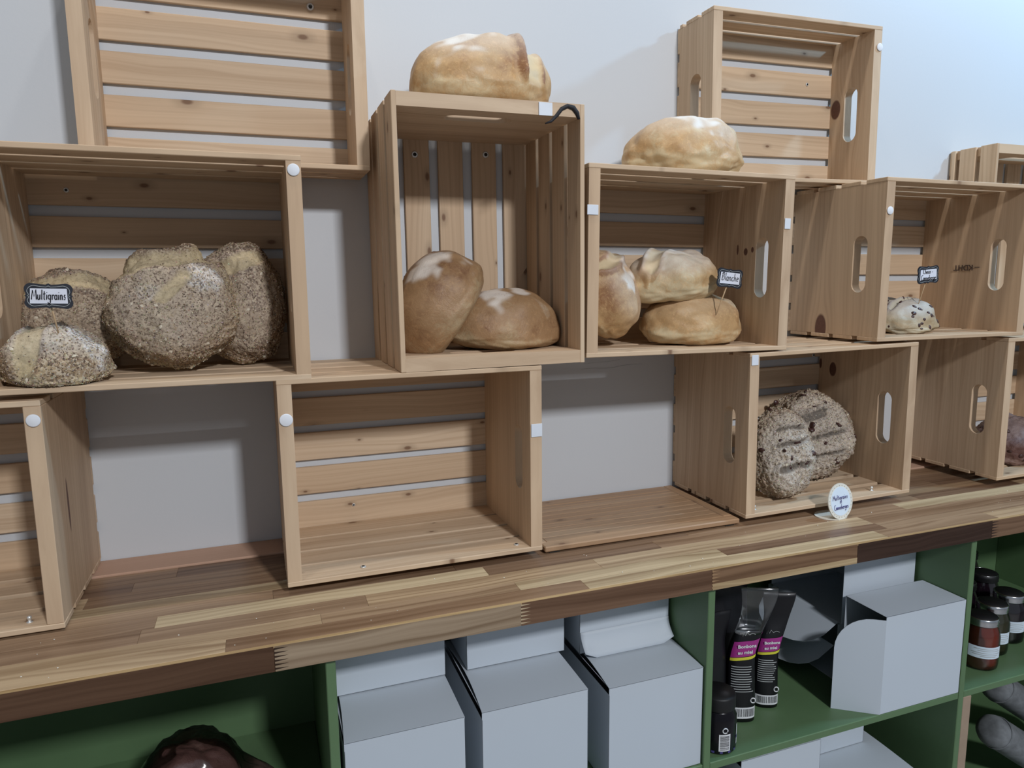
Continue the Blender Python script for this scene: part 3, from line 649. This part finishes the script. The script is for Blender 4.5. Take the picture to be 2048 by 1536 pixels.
loaf('chocolate_cranberry_loaf', 'small pale loaf with dark chocolate and cranberry pieces', B_CHOC, (1.722, -0.150, 0.2905+TSL+0.0015), (0, -0.05, 1), (1, 0, 0), 0.080, 0.068, 0.070,
     cuts=[((-0.05, -0.02), (0.03, -0.005), 0.006, 0.006, 0.003), ((-0.02, 0.02), (0.05, 0.02), 0.006, 0.006, 0.003)], seed=12, lump=0.006, flour=(0.45, 1), bake=0.38, specks=(60, M_FRUIT, 'fruit_pieces', 'dark chocolate and cranberry pieces', 0.0042))
FD = -0.0370+TSL+0.002
loaf('oat_loaf', 'oval oat crusted loaf with slanting cuts standing in front of the rounder one', B_OAT, (1.394, -0.158, FD+0.084), (-0.10, -0.93, 0.22), (1, 0, -0.12), 0.066, 0.093, 0.075,
     clamp=(1.2730, 1.6430, -0.0250, -0.0085), cuts=[((-0.030, 0.046), (0.028, 0.055), 0.0042, 0.004, 0.009), ((-0.034, 0.012), (0.036, 0.030), 0.0042, 0.004, 0.009), ((-0.026, -0.035), (0.030, -0.022), 0.008, 0.003, 0.005)], seed=13, lump=0.006, rough=0.0046, flour=(0.6, 1), bake=0.42, n_seeds=4600, seed_cols=OATS, specks=(26, M_FRUIT, 'fruit_pieces', 'dark cranberries', 0.0056))
loaf('oat_loaf', 'big round oat crusted loaf leaning at the back of the lower right crate', B_OAT, (1.556, -0.070, FD+0.090), (-0.30, -0.86, 0.25), (1, 0, 0), 0.093, 0.096, 0.085,
     clamp=(1.2730, 1.6430, -0.0250, -0.0085), cuts=[((-0.045, 0.030), (0.015, 0.045), 0.010, 0.007, 0.003), ((-0.04, -0.012), (0.05, 0.0), 0.005, 0.005, 0.006), ((-0.02, -0.05), (0.04, -0.04), 0.004, 0.004, 0.005)], seed=14, lump=0.009, rough=0.0058, flour=(0.5, 1), bake=0.48, n_seeds=6200, seed_cols=OATS, specks=(44, M_FRUIT, 'fruit_pieces', 'dark cranberries', 0.0062))
loaf('dark_fruit_loaf', 'dark purple brown loaf at the right edge of the picture', B_DARK, (2.105, -0.150, -0.035+TSL+0.002), (0, -0.05, 1), (1, 0, 0), 0.085, 0.075, 0.108,
     cuts=[((-0.05, 0.0), (0.05, 0.01), 0.006, 0.008, 0.004)], seed=15, lump=0.008, rough=0.0015, flour=(0.4, 1), bake=0.4, specks=(40, M_FRUIT, 'fruit_pieces', 'dark fruit pieces', 0.0045))
# two bagged loaves on the dark shelf
def bagged(P, a, b, h, label, seed):
    t = loaf('bagged_loaf', label, B_DARK, P, (0, 0, 1), (1, 0, 0), a, b, h, seed=seed, flour=(0, 1), bake=0.45)
    bm = bmesh.new(); bmesh.ops.create_icosphere(bm, subdivisions=5, radius=1)
    for v in bm.verts:
        d = v.co.normalized(); k = 1.07+0.05*abs(noise.noise(d*3.2+Vector((seed, 0, 0))))+0.015*noise.noise(d*9)
        neck = smooth(d.x, 0.86, 1.0)*0.5
        v.co = Vector((d.x*a*(k+neck), d.y*b*k*(1-neck*0.6), max(0.0, (d.z*0.62+0.38)*h*k)))
    mb = MB(); mb.bm(bm, smooth=True); q = mb.build('plastic_bag', M_FILM, t); q['label'] = 'clear crinkled plastic bag'
bagged((0.262, -0.262, ZS+0.001), 0.078, 0.075, 0.165, 'dark round loaf in a clear plastic bag on the shadowy left shelf', 31)
bagged((0.035, -0.262, ZS+0.001), 0.060, 0.070, 0.130, 'second bagged loaf, mostly below the picture at the lower left corner', 32)

# ------------------------------------------------------------ signs
def plaque_outline(w, h, grow=0.0):
    pts = []
    W2, H2 = w/2+grow, h/2+grow; r = min(w, h)*0.24
    for sx, sz, a0 in ((1, 1, 0), (-1, 1, 90), (-1, -1, 180), (1, -1, 270)):
        cx, cz = sx*(W2-r), sz*(H2-r)
        for i in range(7):
            a = math.radians(a0+15*i); pts.append((cx+r*math.cos(a)*1.0, cz+r*math.sin(a)*1.0))
        # gentle ogee dip between corners
        nx = {0: -1, 90: 0, 180: 1, 270: 0}[a0]; nz = {0: 0, 90: -1, 180: 0, 270: 1}[a0]
        for s in (0.25, 0.42, 0.5, 0.58, 0.75):
            L = (2*(W2-r)) if nx else (2*(H2-r)); dip = 0.055*min(w, h)*math.sin(PI*s) - (0.05*min(w, h) if s == 0.5 else 0)
            if nx: pts.append((cx+nx*L*s, cz+sz*(r-dip)))
            else: pts.append((cx+sx*(r-dip), cz+nz*L*s))
    return pts
def pick_sign(label, P, foot, w, h, yaw, tilt, lines, rad=0.0007):
    """P = plaque centre in the world; foot = where the pick enters the loaf"""
    t = thing('bread_sign', label, 'sign', P, (0, tilt, yaw))
    m = MB(); m.prism(plaque_outline(w, h), -0.0007, 0.0007); m.build('plaque', M_BLACK, t)
    m = MB(); m.tube([(x, -0.0008, z) for x, z in plaque_outline(w, h, -0.0032)], 0.00033, 5, closed=True); o = m.build('border_line', M_GREYLINE, t); o['label'] = 'thin grey border line'
    m = MB(); pw, ph = w*0.78, h*0.60; m.add([(-pw/2, -0.0010, -ph/2), (pw/2, -0.0010, -ph/2+0.0005), (pw/2-0.0006, -0.0010, ph/2), (-pw/2+0.001, -0.0010, ph/2-0.0004)], [[0, 1, 2, 3]]); o = m.build('paper_label', M_PAPER, t); o['label'] = 'white paper label'
    m = MB()
    for txt, cz, hh, ww in lines: handwrite(m, txt, 0, cz, hh, ww, -0.0013, rad)
    o = m.build('handwriting', M_INK, t); o['label'] = 'handwritten black letters'
    M = (Matrix.Translation(P) @ Euler((0, tilt, yaw)).to_matrix().to_4x4()).inverted()
    a = Vector((0, 0.0016, -h*0.1)); b = M @ Vector(foot)
    m = MB(); m.tube([a, (a+b)/2, b], [0.0013, 0.0012, 0.0007], 8); m.build('pick', M_STICK, t)
pick_sign('black framed Multigrains sign on a pick in the front left loaf', (0.1445, -0.262, 0.4055), (0.146, -0.235, 0.348), 0.0535, 0.0325, 0.05, 0.04, [('Multigrains', 0.0005, 0.0125, 0.0385)], 0.00065)
pick_sign('black framed Blanche sign on a pick', (1.213, -0.230, 0.4185), (1.192, -0.222, 0.352), 0.0600, 0.0350, 0.10, 0.10, [('Blanche', 0.001, 0.014, 0.041)], 0.00065)
pick_sign('black framed chocolate cranberry sign on a pick', (1.7325, -0.205, 0.4215), (1.730, -0.185, 0.345), 0.0680, 0.0370, 0.10, -0.05, [('Choco - ', 0.0062, 0.0095, 0.036), ('Canneberge', -0.0068, 0.0105, 0.048)], 0.0006)
def round_sign():
    c = Vector((1.446, -0.292, 0.0)); R0 = 0.0335
    t = thing('round_sign', 'white round standing sign with a dotted border in front of the oat loaves', 'sign', (1.448, -0.290, ZC+0.0003), (0, 0, 0.10))
    n = 48
    m = MB(); m.lathe([(R0, 0), (R0, 0.0018)], n, smooth=False); m.xf(Matrix.Translation((0.0, 0.024, 0)) @ Matrix.Scale(0.82, 4, (0, 1, 0))); m.build('base_disc', M_CREAM, t)
    Mt = Matrix.Translation((0.0, 0.004, R0+0.0018)) @ Matrix.Rotation(-0.16, 4, 'X') @ Matrix.Rotation(0.12, 4, 'Y')
    m = MB(); m.prism([(R0*math.cos(2*PI*k/n), R0*1.05*math.sin(2*PI*k/n)) for k in range(n)], -0.001, 0.001); m.xf(Mt); m.build('face_disc', M_CREAM, t)
    m = MB(); m.prism([(R0*0.80*math.cos(2*PI*k/n), R0*0.84*math.sin(2*PI*k/n)) for k in range(n)], -0.0014, -0.0005); m.xf(Mt); m.build('label_disc', M_PAPERB, t)
    m = MB()
    for k in range(26):
        a = 2*PI*k/26
        m.lathe([(0.0009, 0), (0.0009, 0.0003)], 8, (0, 0, 0)); 
        for v in m.v[-16:]: v.xyz = (R0*0.89*math.cos(a)+v.x, -0.0011-v.z, R0*0.93*math.sin(a)+v.y)
    m.xf(Mt); m.build('dots', M_GREYLINE, t)
    m = MB(); handwrite(m, 'Multigrains', -0.001, 0.0075, 0.0095, 0.042, -0.0018, 0.0005); handwrite(m, 'et', 0, -0.0015, 0.0065, 0.006, -0.0018, 0.0004); handwrite(m, 'Canneberges', 0.0, -0.0115, 0.0095, 0.040, -0.0018, 0.0005)
    m.xf(Mt @ Matrix.Rotation(-0.14, 4, 'Y')); m.build('handwriting', M_PURP, t)
round_sign()
# crumbs
m = MB(); rng = random.Random(4)
for k in range(60):
    x = rng.uniform(0.0, 2.2); y = rng.uniform(-0.39, -0.27); s_ = rng.uniform(0.0005, 0.0014); z = ZC+s_*0.5
    m.add([(x-s_, y, z), (x+s_, y, z), (x, y-s_, z), (x, y+s_, z), (x, y, z+s_), (x, y, z-s_*0.5)], [[0, 2, 4], [2, 1, 4], [1, 3, 4], [3, 0, 4], [2, 0, 5], [1, 2, 5], [3, 1, 5], [0, 3, 5]])
tag(m.build('crumbs', M_CREAM), 'scattered pale bread crumbs on the worktop', 'crumbs', kind='stuff')

# ------------------------------------------------------------ white card boxes
def card_box(label, x0, x1, y0, y1, z0, z1, group=None, flaps=True, yaw=0.0, taper=0.0):
    cx, cy = (x0+x1)/2, (y0+y1)/2; w, d, h = x1-x0, y1-y0, z1-z0
    t = thing('bakery_box', label, 'box', (cx, cy, z0), (0, 0, yaw), group); th = 0.0008
    m = MB()
    m.box((-w/2, -d/2, 0), (w/2, -d/2+th, h), bev=0.0002); m.box((-w/2, d/2-th, 0), (w/2, d/2, h), bev=0.0002)
    m.box((-w/2, -d/2, 0), (-w/2+th, d/2, h-0.012), bev=0.0002); m.box((w/2-th, -d/2, 0), (w/2, d/2, h-0.002), bev=0.0002); m.box((-w/2, -d/2, 0), (w/2, d/2, th), bev=0.0002)
    m.build('body', M_CARD, t)
    # lid bows up slightly, with a tuck flap along the back and a gap at its left side
    nx, ny = 2, 10; vs = []; fs = []
    for j in range(ny+1):
        yy = -d/2+d*j/ny; zz = h+0.004*math.sin(PI*j/ny)
        for sx in (-1, 1): vs.append((sx*(w/2-(0.006 if sx < 0 else 0.001)*math.sin(PI*j/ny)), yy, zz))
    for j in range(ny): fs.append([2*j, 2*j+1, 2*j+3, 2*j+2])
    k = len(vs); vs += [(v[0], v[1], v[2]-th) for v in vs[:k]]; fs += [[q+k for q in reversed(ff)] for ff in fs[:ny]]
    for j in range(ny): fs += [[2*j+2, 2*j, 2*j+k, 2*j+2+k], [2*j+1, 2*j+3, 2*j+3+k, 2*j+1+k]]
    fs += [[0, 1, 1+k, k], [2*ny+1, 2*ny, 2*ny+k, 2*ny+1+k]]
    m = MB(); m.add(vs, fs, smooth=False); m.build('lid', M_CARD, t)
    if flaps:
        m = MB(); m.add([(-w/2+0.001, -d/2+0.004, h-0.001), (-w/2+0.001, d/2-0.004, h-0.001), (-w/2+0.020, d/2-0.02, h-0.026), (-w/2+0.020, -d/2+0.02, h-0.026), (-w/2+0.0018, -d/2+0.004, h-0.001), (-w/2+0.0018, d/2-0.004, h-0.001), (-w/2+0.0208, d/2-0.02, h-0.026), (-w/2+0.0208, -d/2+0.02, h-0.026)],
              [[0, 1, 2, 3], [7, 6, 5, 4], [0, 3, 7, 4], [1, 5, 6, 2], [0, 4, 5, 1], [3, 2, 6, 7]]); m.build('side_flap', M_CARD, t)
    return t
def open_box(label, x0, x1, y0, y1, z0, z1, yaw=0.0, flap_len=0.085, front_flap=True, tongues=()):
    """box lying with its left end open; rounded end flaps stand out"""
    cx, cy = (x0+x1)/2, (y0+y1)/2; w, d, h = x1-x0, y1-y0, z1-z0
    t = thing('open_box', label, 'box', (cx, cy, z0), (0, 0, yaw)); th = 0.0008
    m = MB(); m.box((-w/2, -d/2, 0), (w/2, -d/2+th, h), bev=0.0002); m.box((-w/2, d/2-th, 0), (w/2, d/2, h), bev=0.0002)
    m.box((-w/2, -d/2, h-th), (w/2, d/2, h), bev=0.0002); m.box((-w/2, -d/2, 0), (w/2, d/2, th), bev=0.0002); m.box((w/2-th, -d/2, 0), (w/2, d/2, h), bev=0.0002)
    m.build('body', M_CARD, t)
    def flap(M, ln, wd, nm):
        r = min(ln, wd)*0.75; o = [(0, 0), (ln, 0)] if False else [(0, 0), (ln, 0)]
        for i in range(9): a = PI/2*i/8; o.append((ln-r+r*math.cos(a)*1.0, wd-r+r*math.sin(a)))
        o.append((0, wd)); q = MB(); q.prism(o, 0, th); q.xf(M); q.build(nm, M_CARD, t)
    if front_flap:
        # front flap turned out to the left, swings slightly forward
        M = Matrix.Translation((-w/2, -d/2, 0)) @ Matrix.Rotation(PI-0.62, 4, 'Z')
        flap(M, flap_len, h*0.965, 'end_flap')
    # tongue flaps of the open end
    for zt_, ang in tongues:
        pts = [(0, -d*0.46), (0, d*0.46)] + [(flap_len*0.9*math.sin(PI*i/12)**0.6 if 0 < i < 12 else 0, d*0.46*math.cos(PI*i/12)) for i in range(1, 12)]
        q = MB(); n = len(pts); vs = [(-a, b, 0) for a, b in pts]+[(-a, b, -th) for a, b in pts]
        q.add(vs, [list(range(n)), list(range(n, 2*n))[::-1]]+[[i, i+n, (i+1) % n+n, (i+1) % n] for i in range(n)])
        q.xf(Matrix.Translation((-w/2, 0, zt_)) @ Matrix.Rotation(ang, 4, 'Y')); q.build('tongue_flap', M_CARD, t)
    return t
ZB = ZS+0.0003; HT = 0.181
zt = ZB+HT
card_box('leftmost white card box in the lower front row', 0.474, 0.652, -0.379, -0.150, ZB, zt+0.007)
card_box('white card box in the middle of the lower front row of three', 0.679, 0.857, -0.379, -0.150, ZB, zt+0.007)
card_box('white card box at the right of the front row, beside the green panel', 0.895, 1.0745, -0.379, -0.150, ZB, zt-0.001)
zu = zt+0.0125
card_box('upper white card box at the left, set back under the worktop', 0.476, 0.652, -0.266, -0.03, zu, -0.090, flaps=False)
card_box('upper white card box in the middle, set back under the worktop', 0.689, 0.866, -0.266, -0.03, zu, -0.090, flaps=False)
t = card_box('upper white card box at the right with a curled tuck flap', 0.892, 1.071, -0.274, -0.03, zu-0.008, -0.090, flaps=False)
# curled tuck flap on its front
m = MB(); n = 16; vs = []; fs = []
for i in range(n+1):
    x = -0.0885+0.177*i/n; e = 1.0
    for j in range(7):
        q = j/6; drop = 0.040*q*(1-0.25*(smooth(abs(i/n-0.5), 0.38, 0.5))*1.0)
        vs.append((x, -0.1222-0.020*q*q-0.0006, 0.040-drop))
for i in range(n):
    for j in range(6): fs.append([i*7+j, (i+1)*7+j, (i+1)*7+j+1, i*7+j+1])
m.add(vs, fs, smooth=True); o = m.build('tuck_flap', M_CARD, t); sm = o.modifiers.new('s', 'SOLIDIFY'); sm.thickness = 0.0008
open_box('white card box standing open at its left end in the middle bay of the shelves', 1.478, 1.6855, -0.384, -0.285, ZB, ZS+0.200, 0.0, 0.088)
open_box('open white card box behind, upper, with rounded tongue flaps', 1.486, 1.680, -0.270, -0.06, ZS+0.130, -0.092, 0.0, 0.105, False, ((0.001, -0.62), (0.18, -0.2)))
open_box('lower open white card box at the back of the middle bay', 1.486, 1.684, -0.262, -0.05, ZB, ZS+0.126, 0.0, 0.105, False, ((0.075, -0.60),))
card_box('white card box under the shelf, left of the middle bay', 1.165, 1.345, -0.375, -0.15, -0.7655, -0.440, flaps=False)
card_box('white card box low under the shelf with its lid in view', 1.400, 1.610, -0.372, -0.15, -0.7655, -0.583)
card_box('white card box set back under the shelf', 1.395, 1.575, -0.262, -0.03, -0.578, -0.442, flaps=False)

# ------------------------------------------------------------ packets, jars
def pouch(label, P, yaw, w, d, h, lean, full=True, seed=0, top='film', flare=0.0):
    """stand-up pouch: elliptic foot, flat wide top"""
    t = thing('candy_pouch', label, 'packet', P, (0, 0, yaw)); n = 28
    def ring(k):
        q = k; ww = w*(1-0.16*math.sin(PI*min(1, q*1.1))*q + flare*smooth(q, 0.72, 1.0)); dd = d*(1-0.25*q)*(1-smooth(q, 0.55, 0.88))+0.0015
        z = h*q; off = lean*smooth(q, 0.45, 1.0)*h
        return ww, dd, z, off
    def surf(q, a, out=0.0):
        ww, dd, z, off = ring(q)
        x = math.copysign(abs(math.cos(a))**0.75, math.cos(a))*(ww/2+out); y = math.copysign(abs(math.sin(a))**0.85, math.sin(a))*(dd/2+out)
        return Vector((x+off+0.003*math.sin(q*9+seed)*q, y+0.006*noise.noise(Vector((x*30, q*5, seed)))*smooth(q, 0.5, 0.9), z))
    def shell(q0, q1, nm, mat, m_=20):
        mb = MB(); vs = []; fs = []
        for i in range(m_+1):
            for k in range(n): vs.append(surf(q0+(q1-q0)*i/m_, 2*PI*k/n))
        for i in range(m_):
            for k in range(n): fs.append([i*n+k, i*n+(k+1) % n, (i+1)*n+(k+1) % n, (i+1)*n+k])
        fs.append(list(range(n))[::-1])
        if q1 >= 1: fs.append([m_*n+k for k in range(n)])
        mb.add(vs, fs, smooth=True); return mb.build(nm, mat, t)
    q = shell(0.0, 0.66 if top == 'film' else 1.0, 'body', M_BAGBLK)
    if top == 'film': o = shell(0.66, 1.0, 'clear_top', M_FILM, 12); o['label'] = 'clear flat top of the packet'
    if top == 'foil': o = shell(0.90, 1.0, 'foil_top', M_SILVER, 6); o['label'] = 'silver sealed top edge'
    if full:
        def patch(q0, q1, a0, a1, mat, nm, out=0.0007, lab=None, slope=0.0):
            mb = MB(); vs = []; fs = []; A_, B_ = 8, 10
            for i in range(A_+1):
                for k in range(B_+1):
                    aa = a0+(a1-a0)*k/B_; vs.append(surf(q0+(q1-q0)*i/A_+slope*(k/B_-0.5), aa, out))
            for i in range(A_):
                for k in range(B_): fs.append([i*(B_+1)+k, i*(B_+1)+k+1, (i+1)*(B_+1)+k+1, (i+1)*(B_+1)+k])
            mb.add(vs, fs, smooth=True); o = mb.build(nm, mat, t)
            if lab: o['label'] = lab
            return o
        aL, aR = PI*1.18, PI*1.82
        patch(0.505, 0.62, aL, aR-0.12, M_MAG, 'magenta_panel', lab='magenta printed panel', slope=0.03)
        patch(0.480, 0.502, aL, aR, M_YEL, 'yellow_band', 0.0009, 'yellow printed band', slope=0.03)
        patch(0.03, 0.115, aL, aR, M_WHT, 'barcode_panel', lab='white bar code panel')
        mb = MB(); rg = random.Random(seed)
        a = aL+0.25
        while a < aR-0.2:
            da = rg.uniform(0.008, 0.035); vs = [surf(0.045, a, 0.0011), surf(0.045, a+da, 0.0011), surf(0.105, a+da, 0.0011), surf(0.105, a, 0.0011)]; mb.add(vs, [[0, 1, 2, 3]]); a += da+rg.uniform(0.02, 0.045)
        mb.build('bar_code', M_INK, t)
        mb = MB()
        for i in range(11):
            q_ = 0.235+i*0.019; a1 = aR-0.25-rg.uniform(0, 0.5)
            vs = [surf(q_, aL+0.2+(a1-aL-0.2)*k/8, 0.0009) for k in range(9)]+[surf(q_+0.006, aL+0.2+(a1-aL-0.2)*k/8, 0.0009) for k in range(9)]
            mb.add(vs, [[k, k+1, k+10, k+9] for k in range(8)])
        mb.build('small_print', M_GREYLINE, t)
        mb = MB(); c = surf(0.165, aR-0.35, 0.0012); mb.tube([c+Vector((0.0044*math.cos(2*PI*k/16), 0, 0.0048*math.sin(2*PI*k/16))) for k in range(16)], 0.0012, 6, closed=True); mb.build('ring_logo', M_WHT, t)
        # lettering sits on the front at the middle of the dome
        for txt, qq, sz in (('Bonbons', 0.585, 0.0100), ('au miel', 0.540, 0.0100)):
            c = surf(qq, PI*1.5, 0.0013)
            text_mesh(txt, sz*w/0.058, M_WHT, 'lettering', t, Matrix.Translation(c+Vector((0, -0.0004, 0))) @ Matrix.Rotation(-0.09, 4, 'Y') @ Matrix.Rotation(PI/2+0.12, 4, 'X'), 0.0003)
        mb = MB(); c = surf(0.655, PI*1.5, 0.001); 
        mb.tube([c+Vector((-0.014, 0, 0.000)), c+Vector((-0.012, 0, 0.009)), c+Vector((-0.009, 0, 0.001)), c+Vector((-0.006, 0, 0.008)), c+Vector((-0.002, 0, 0.003)), c+Vector((0.004, 0, 0.006)), c+Vector((0.010, 0, 0.004))], 0.0005, 5); mb.build('script_logo', M_GREYLINE, t)
    return t
ZP = ZS+0.0004
pouch('black honey candy packet with a magenta panel and clear top, left of the pair', (1.222, -0.292, ZP), -0.36, 0.056, 0.036, 0.262, 0.12, True, 1, 'film', 0.25)
pouch('black honey candy packet with a magenta panel, right of the pair', (1.298, -0.272, ZP), -0.42, 0.048, 0.036, 0.232, 0.10, True, 2, 'none', 0.3)
pouch('tall plain black packet with a silver sealed top at the back of the shelf', (1.215, -0.235, ZP), 0.0, 0.130, 0.05, 0.262, 0.0, False, 3, 'foil', 0.0)
pouch('plain black packet standing behind the dark jar', (1.150, -0.282, ZP), 0.1, 0.090, 0.045, 0.215, 0.03, False, 4, 'none', 0.1)
def dark_jar():
    t = thing('dark_jar', 'small black plastic jar with a bar code at the front of the shelf', 'jar', (1.1330, -0.344, ZP), (0, 0, -0.15)); R0 = 0.0335
    m = MB(); m.lathe([(R0*0.93, 0), (R0, 0.003), (R0, 0.058), (R0*0.97, 0.066), (R0*0.86, 0.074), (R0*0.84, 0.078)], 36); m.build('body', M_DARKJAR, t)
    m = MB(); m.lathe([(R0*0.90, 0.0785), (R0*0.92, 0.080), (R0*0.92, 0.101), (R0*0.88, 0.104)], 36); m.build('lid', M_DARKLID, t)
    def patch(a0, a1, z0, z1, mat, nm, out=0.0004, parent=t):
        m = MB(); n = 14; vs = [((R0+out)*math.cos(a0+(a1-a0)*k/n), (R0+out)*math.sin(a0+(a1-a0)*k/n), z) for z in (z0, z1) for k in range(n+1)]
        m.add(vs, [[k, k+1, k+n+2, k+n+1] for k in range(n)], smooth=True); return m.build(nm, mat, parent)
    patch(-PI, PI, 0.0035, 0.0075, M_PURP, 'purple_band')
    patch(-PI*0.62, -PI*0.42, 0.008, 0.040, M_WHT, 'barcode_panel')
    m = MB()
    rg = random.Random(3); z = 0.010
    while z < 0.037:
        dz = rg.uniform(0.0004, 0.0014); n = 6; a0, a1 = -PI*0.60, -PI*0.44
        vs = [((R0+0.0007)*math.cos(a0+(a1-a0)*k/n), (R0+0.0007)*math.sin(a0+(a1-a0)*k/n), q) for q in (z, z+dz) for k in range(n+1)]
        m.add(vs, [[k, k+1, k+n+2, k+n+1] for k in range(n)]); z += dz+rg.uniform(0.0006, 0.0013)
    m.build('bar_code', M_INK, t)
    a = -PI*0.52; c = Vector(((R0+0.0006)*math.cos(a), (R0+0.0006)*math.sin(a), 0.0475)); tx = Vector((-math.sin(a), math.cos(a), 0))
    m = MB(); m.tube([c+tx*0.0046*math.cos(2*PI*k/16)+Vector((0, 0, 0.0046*math.sin(2*PI*k/16))) for k in range(16)], 0.0010, 6, closed=True); m.build('ring_logo', M_WHT, t)
    patch(-PI*0.24, PI*0.02, 0.012, 0.050, M_WHT, 'white_label'); patch(-PI*0.26, PI*0.02, 0.024, 0.029, M_PURP, 'label_stripe', 0.0007)
dark_jar()
def mason(label, P, jam, s=1.0, labelled=True, yaw=0.0, dark=False, group=None):
    t = thing('mason_jar', label, 'jar', P, (0, 0, yaw), group); R0 = 0.036*s; Hh = 0.112*s
    prof = [(R0*0.86, 0), (R0*0.97, 0.004*s), (R0, 0.014*s), (R0*1.0, 0.070*s), (R0*0.95, 0.083*s), (R0*0.80, 0.096*s), (R0*0.77, 0.101*s)]
    m = MB(); m.lathe([(r_*0.955, z*0.985+0.001) for r_, z in prof], 36); m.build('preserve', jam, t)
    if not dark: m = MB(); m.lathe(prof, 36); m.build('glass', M_GLASS, t)
    m = MB(); m.lathe([(R0*0.84, 0.0965*s), (R0*0.86, 0.098*s), (R0*0.83, 0.101*s), (R0*0.87, 0.104*s), (R0*0.84, 0.108*s), (R0*0.85, Hh), (R0*0.80, Hh+0.0012)], 36); m.build('lid_band', M_SILVER if not dark else M_DARKLID, t)
    m = MB(); m.lathe([(R0*0.78, Hh+0.0006), (R0*0.77, Hh+0.0018)], 32); m.build('lid_disc', M_DARKLID, t)
    if dark: m = MB(); m.tube([(R0*0.80*math.cos(2*PI*k/32), R0*0.80*math.sin(2*PI*k/32), Hh+0.0014) for k in range(32)], 0.0008, 6, closed=True); m.build('lid_rim', M_SILVER, t)
    if labelled:
        def patch(a0, a1, z0, z1, mat, nm, out):
            m = MB(); n = 12; vs = [((R0+out)*math.cos(a0+(a1-a0)*k/n), (R0+out)*math.sin(a0+(a1-a0)*k/n), z) for z in (z0, z1) for k in range(n+1)]
            m.add(vs, [[k, k+1, k+n+2, k+n+1] for k in range(n)], smooth=True); return m
        patch(-PI*1.02, -PI*0.42, 0.030*s, 0.056*s, M_PAPER, 'l', 0.0006).build('paper_label', M_PAPERB, t)
        mm = MB()
        for i, (z, a0, a1) in enumerate(((0.0505, -0.92, -0.50), (0.0465, -0.86, -0.47), (0.0415, -0.96, -0.46), (0.0375, -0.94, -0.50), (0.034, -0.82, -0.54))):
            q = patch(PI*a0, PI*a1, z*s, (z+0.0013)*s, M_INK, 'l', 0.0010); mm.add(q.v, q.f)
        mm.build('label_print', M_GREYLINE, t)
    return t
mason('glass jar of red preserve with a white label, front left of the jars', (1.826, -0.320, ZP), M_JAM_R, 1.0, True, 0.10)
mason('glass jar of olive green preserve with a white label', (1.905, -0.285, ZP), M_JAM_G, 1.0, True, 0.05)
mason('glass jar of blackish preserve at the right edge of the picture', (1.990, -0.262, ZP), M_JAM_P, 1.0, True, -0.05)
for x, y, hs, lb in ((1.862, -0.205, 1.0, 'dark lidded jar behind the red preserve jar, against the panel'), (1.945, -0.180, 1.0, 'dark lidded jar behind the olive preserve jar'), (2.040, -0.165, 1.0, 'dark lidded jar behind the blackish preserve jar'),
                     (1.905, -0.090, 1.12, 'dark lidded jar at the very back, left'), (2.000, -0.075, 1.12, 'dark lidded jar at the very back, middle'), (2.095, -0.065, 1.12, 'dark lidded jar at the very back, right')):
    mason(lb, (x, y, ZP), M_JAM_P, hs, False, 0, True, 'unlabelled jars at the back of the jar bay')
# grey rolls on the lowest right shelf
def roll(label, P, d, R0, L):
    t = thing('cloth_roll', label, 'roll', P, axes(d, (0, 0, 1)).to_euler()); m = MB()
    m.lathe([(R0*0.55, 0), (R0*0.88, 0.006), (R0, 0.018), (R0*0.97, 0.03), (R0, 0.05), (R0*1.02, L*0.5), (R0, L-0.02), (R0*0.8, L)], 40)
    for v in m.v: n_ = noise.noise(Vector(v)*26); v.x *= 1+0.05*n_; v.y *= 1+0.05*n_
    m.build('rolled_cloth', M_GREYROLL, t)
    m = MB(); m.tube([(R0*1.0*math.cos(2*PI*k/32), R0*1.0*math.sin(2*PI*k/32), 0.030) for k in range(32)], 0.0018, 6, closed=True); m.build('binding', M_GREYROLL, t)
roll('grey flecked cylindrical roll lying on the low right shelf', (1.905, -0.300, -0.600), (0.80, -0.10, -0.55), 0.036, 0.24)
roll('second darker roll at the right edge of the low shelf', (2.02, -0.22, -0.560), (0.80, -0.10, -0.55), 0.036, 0.24)
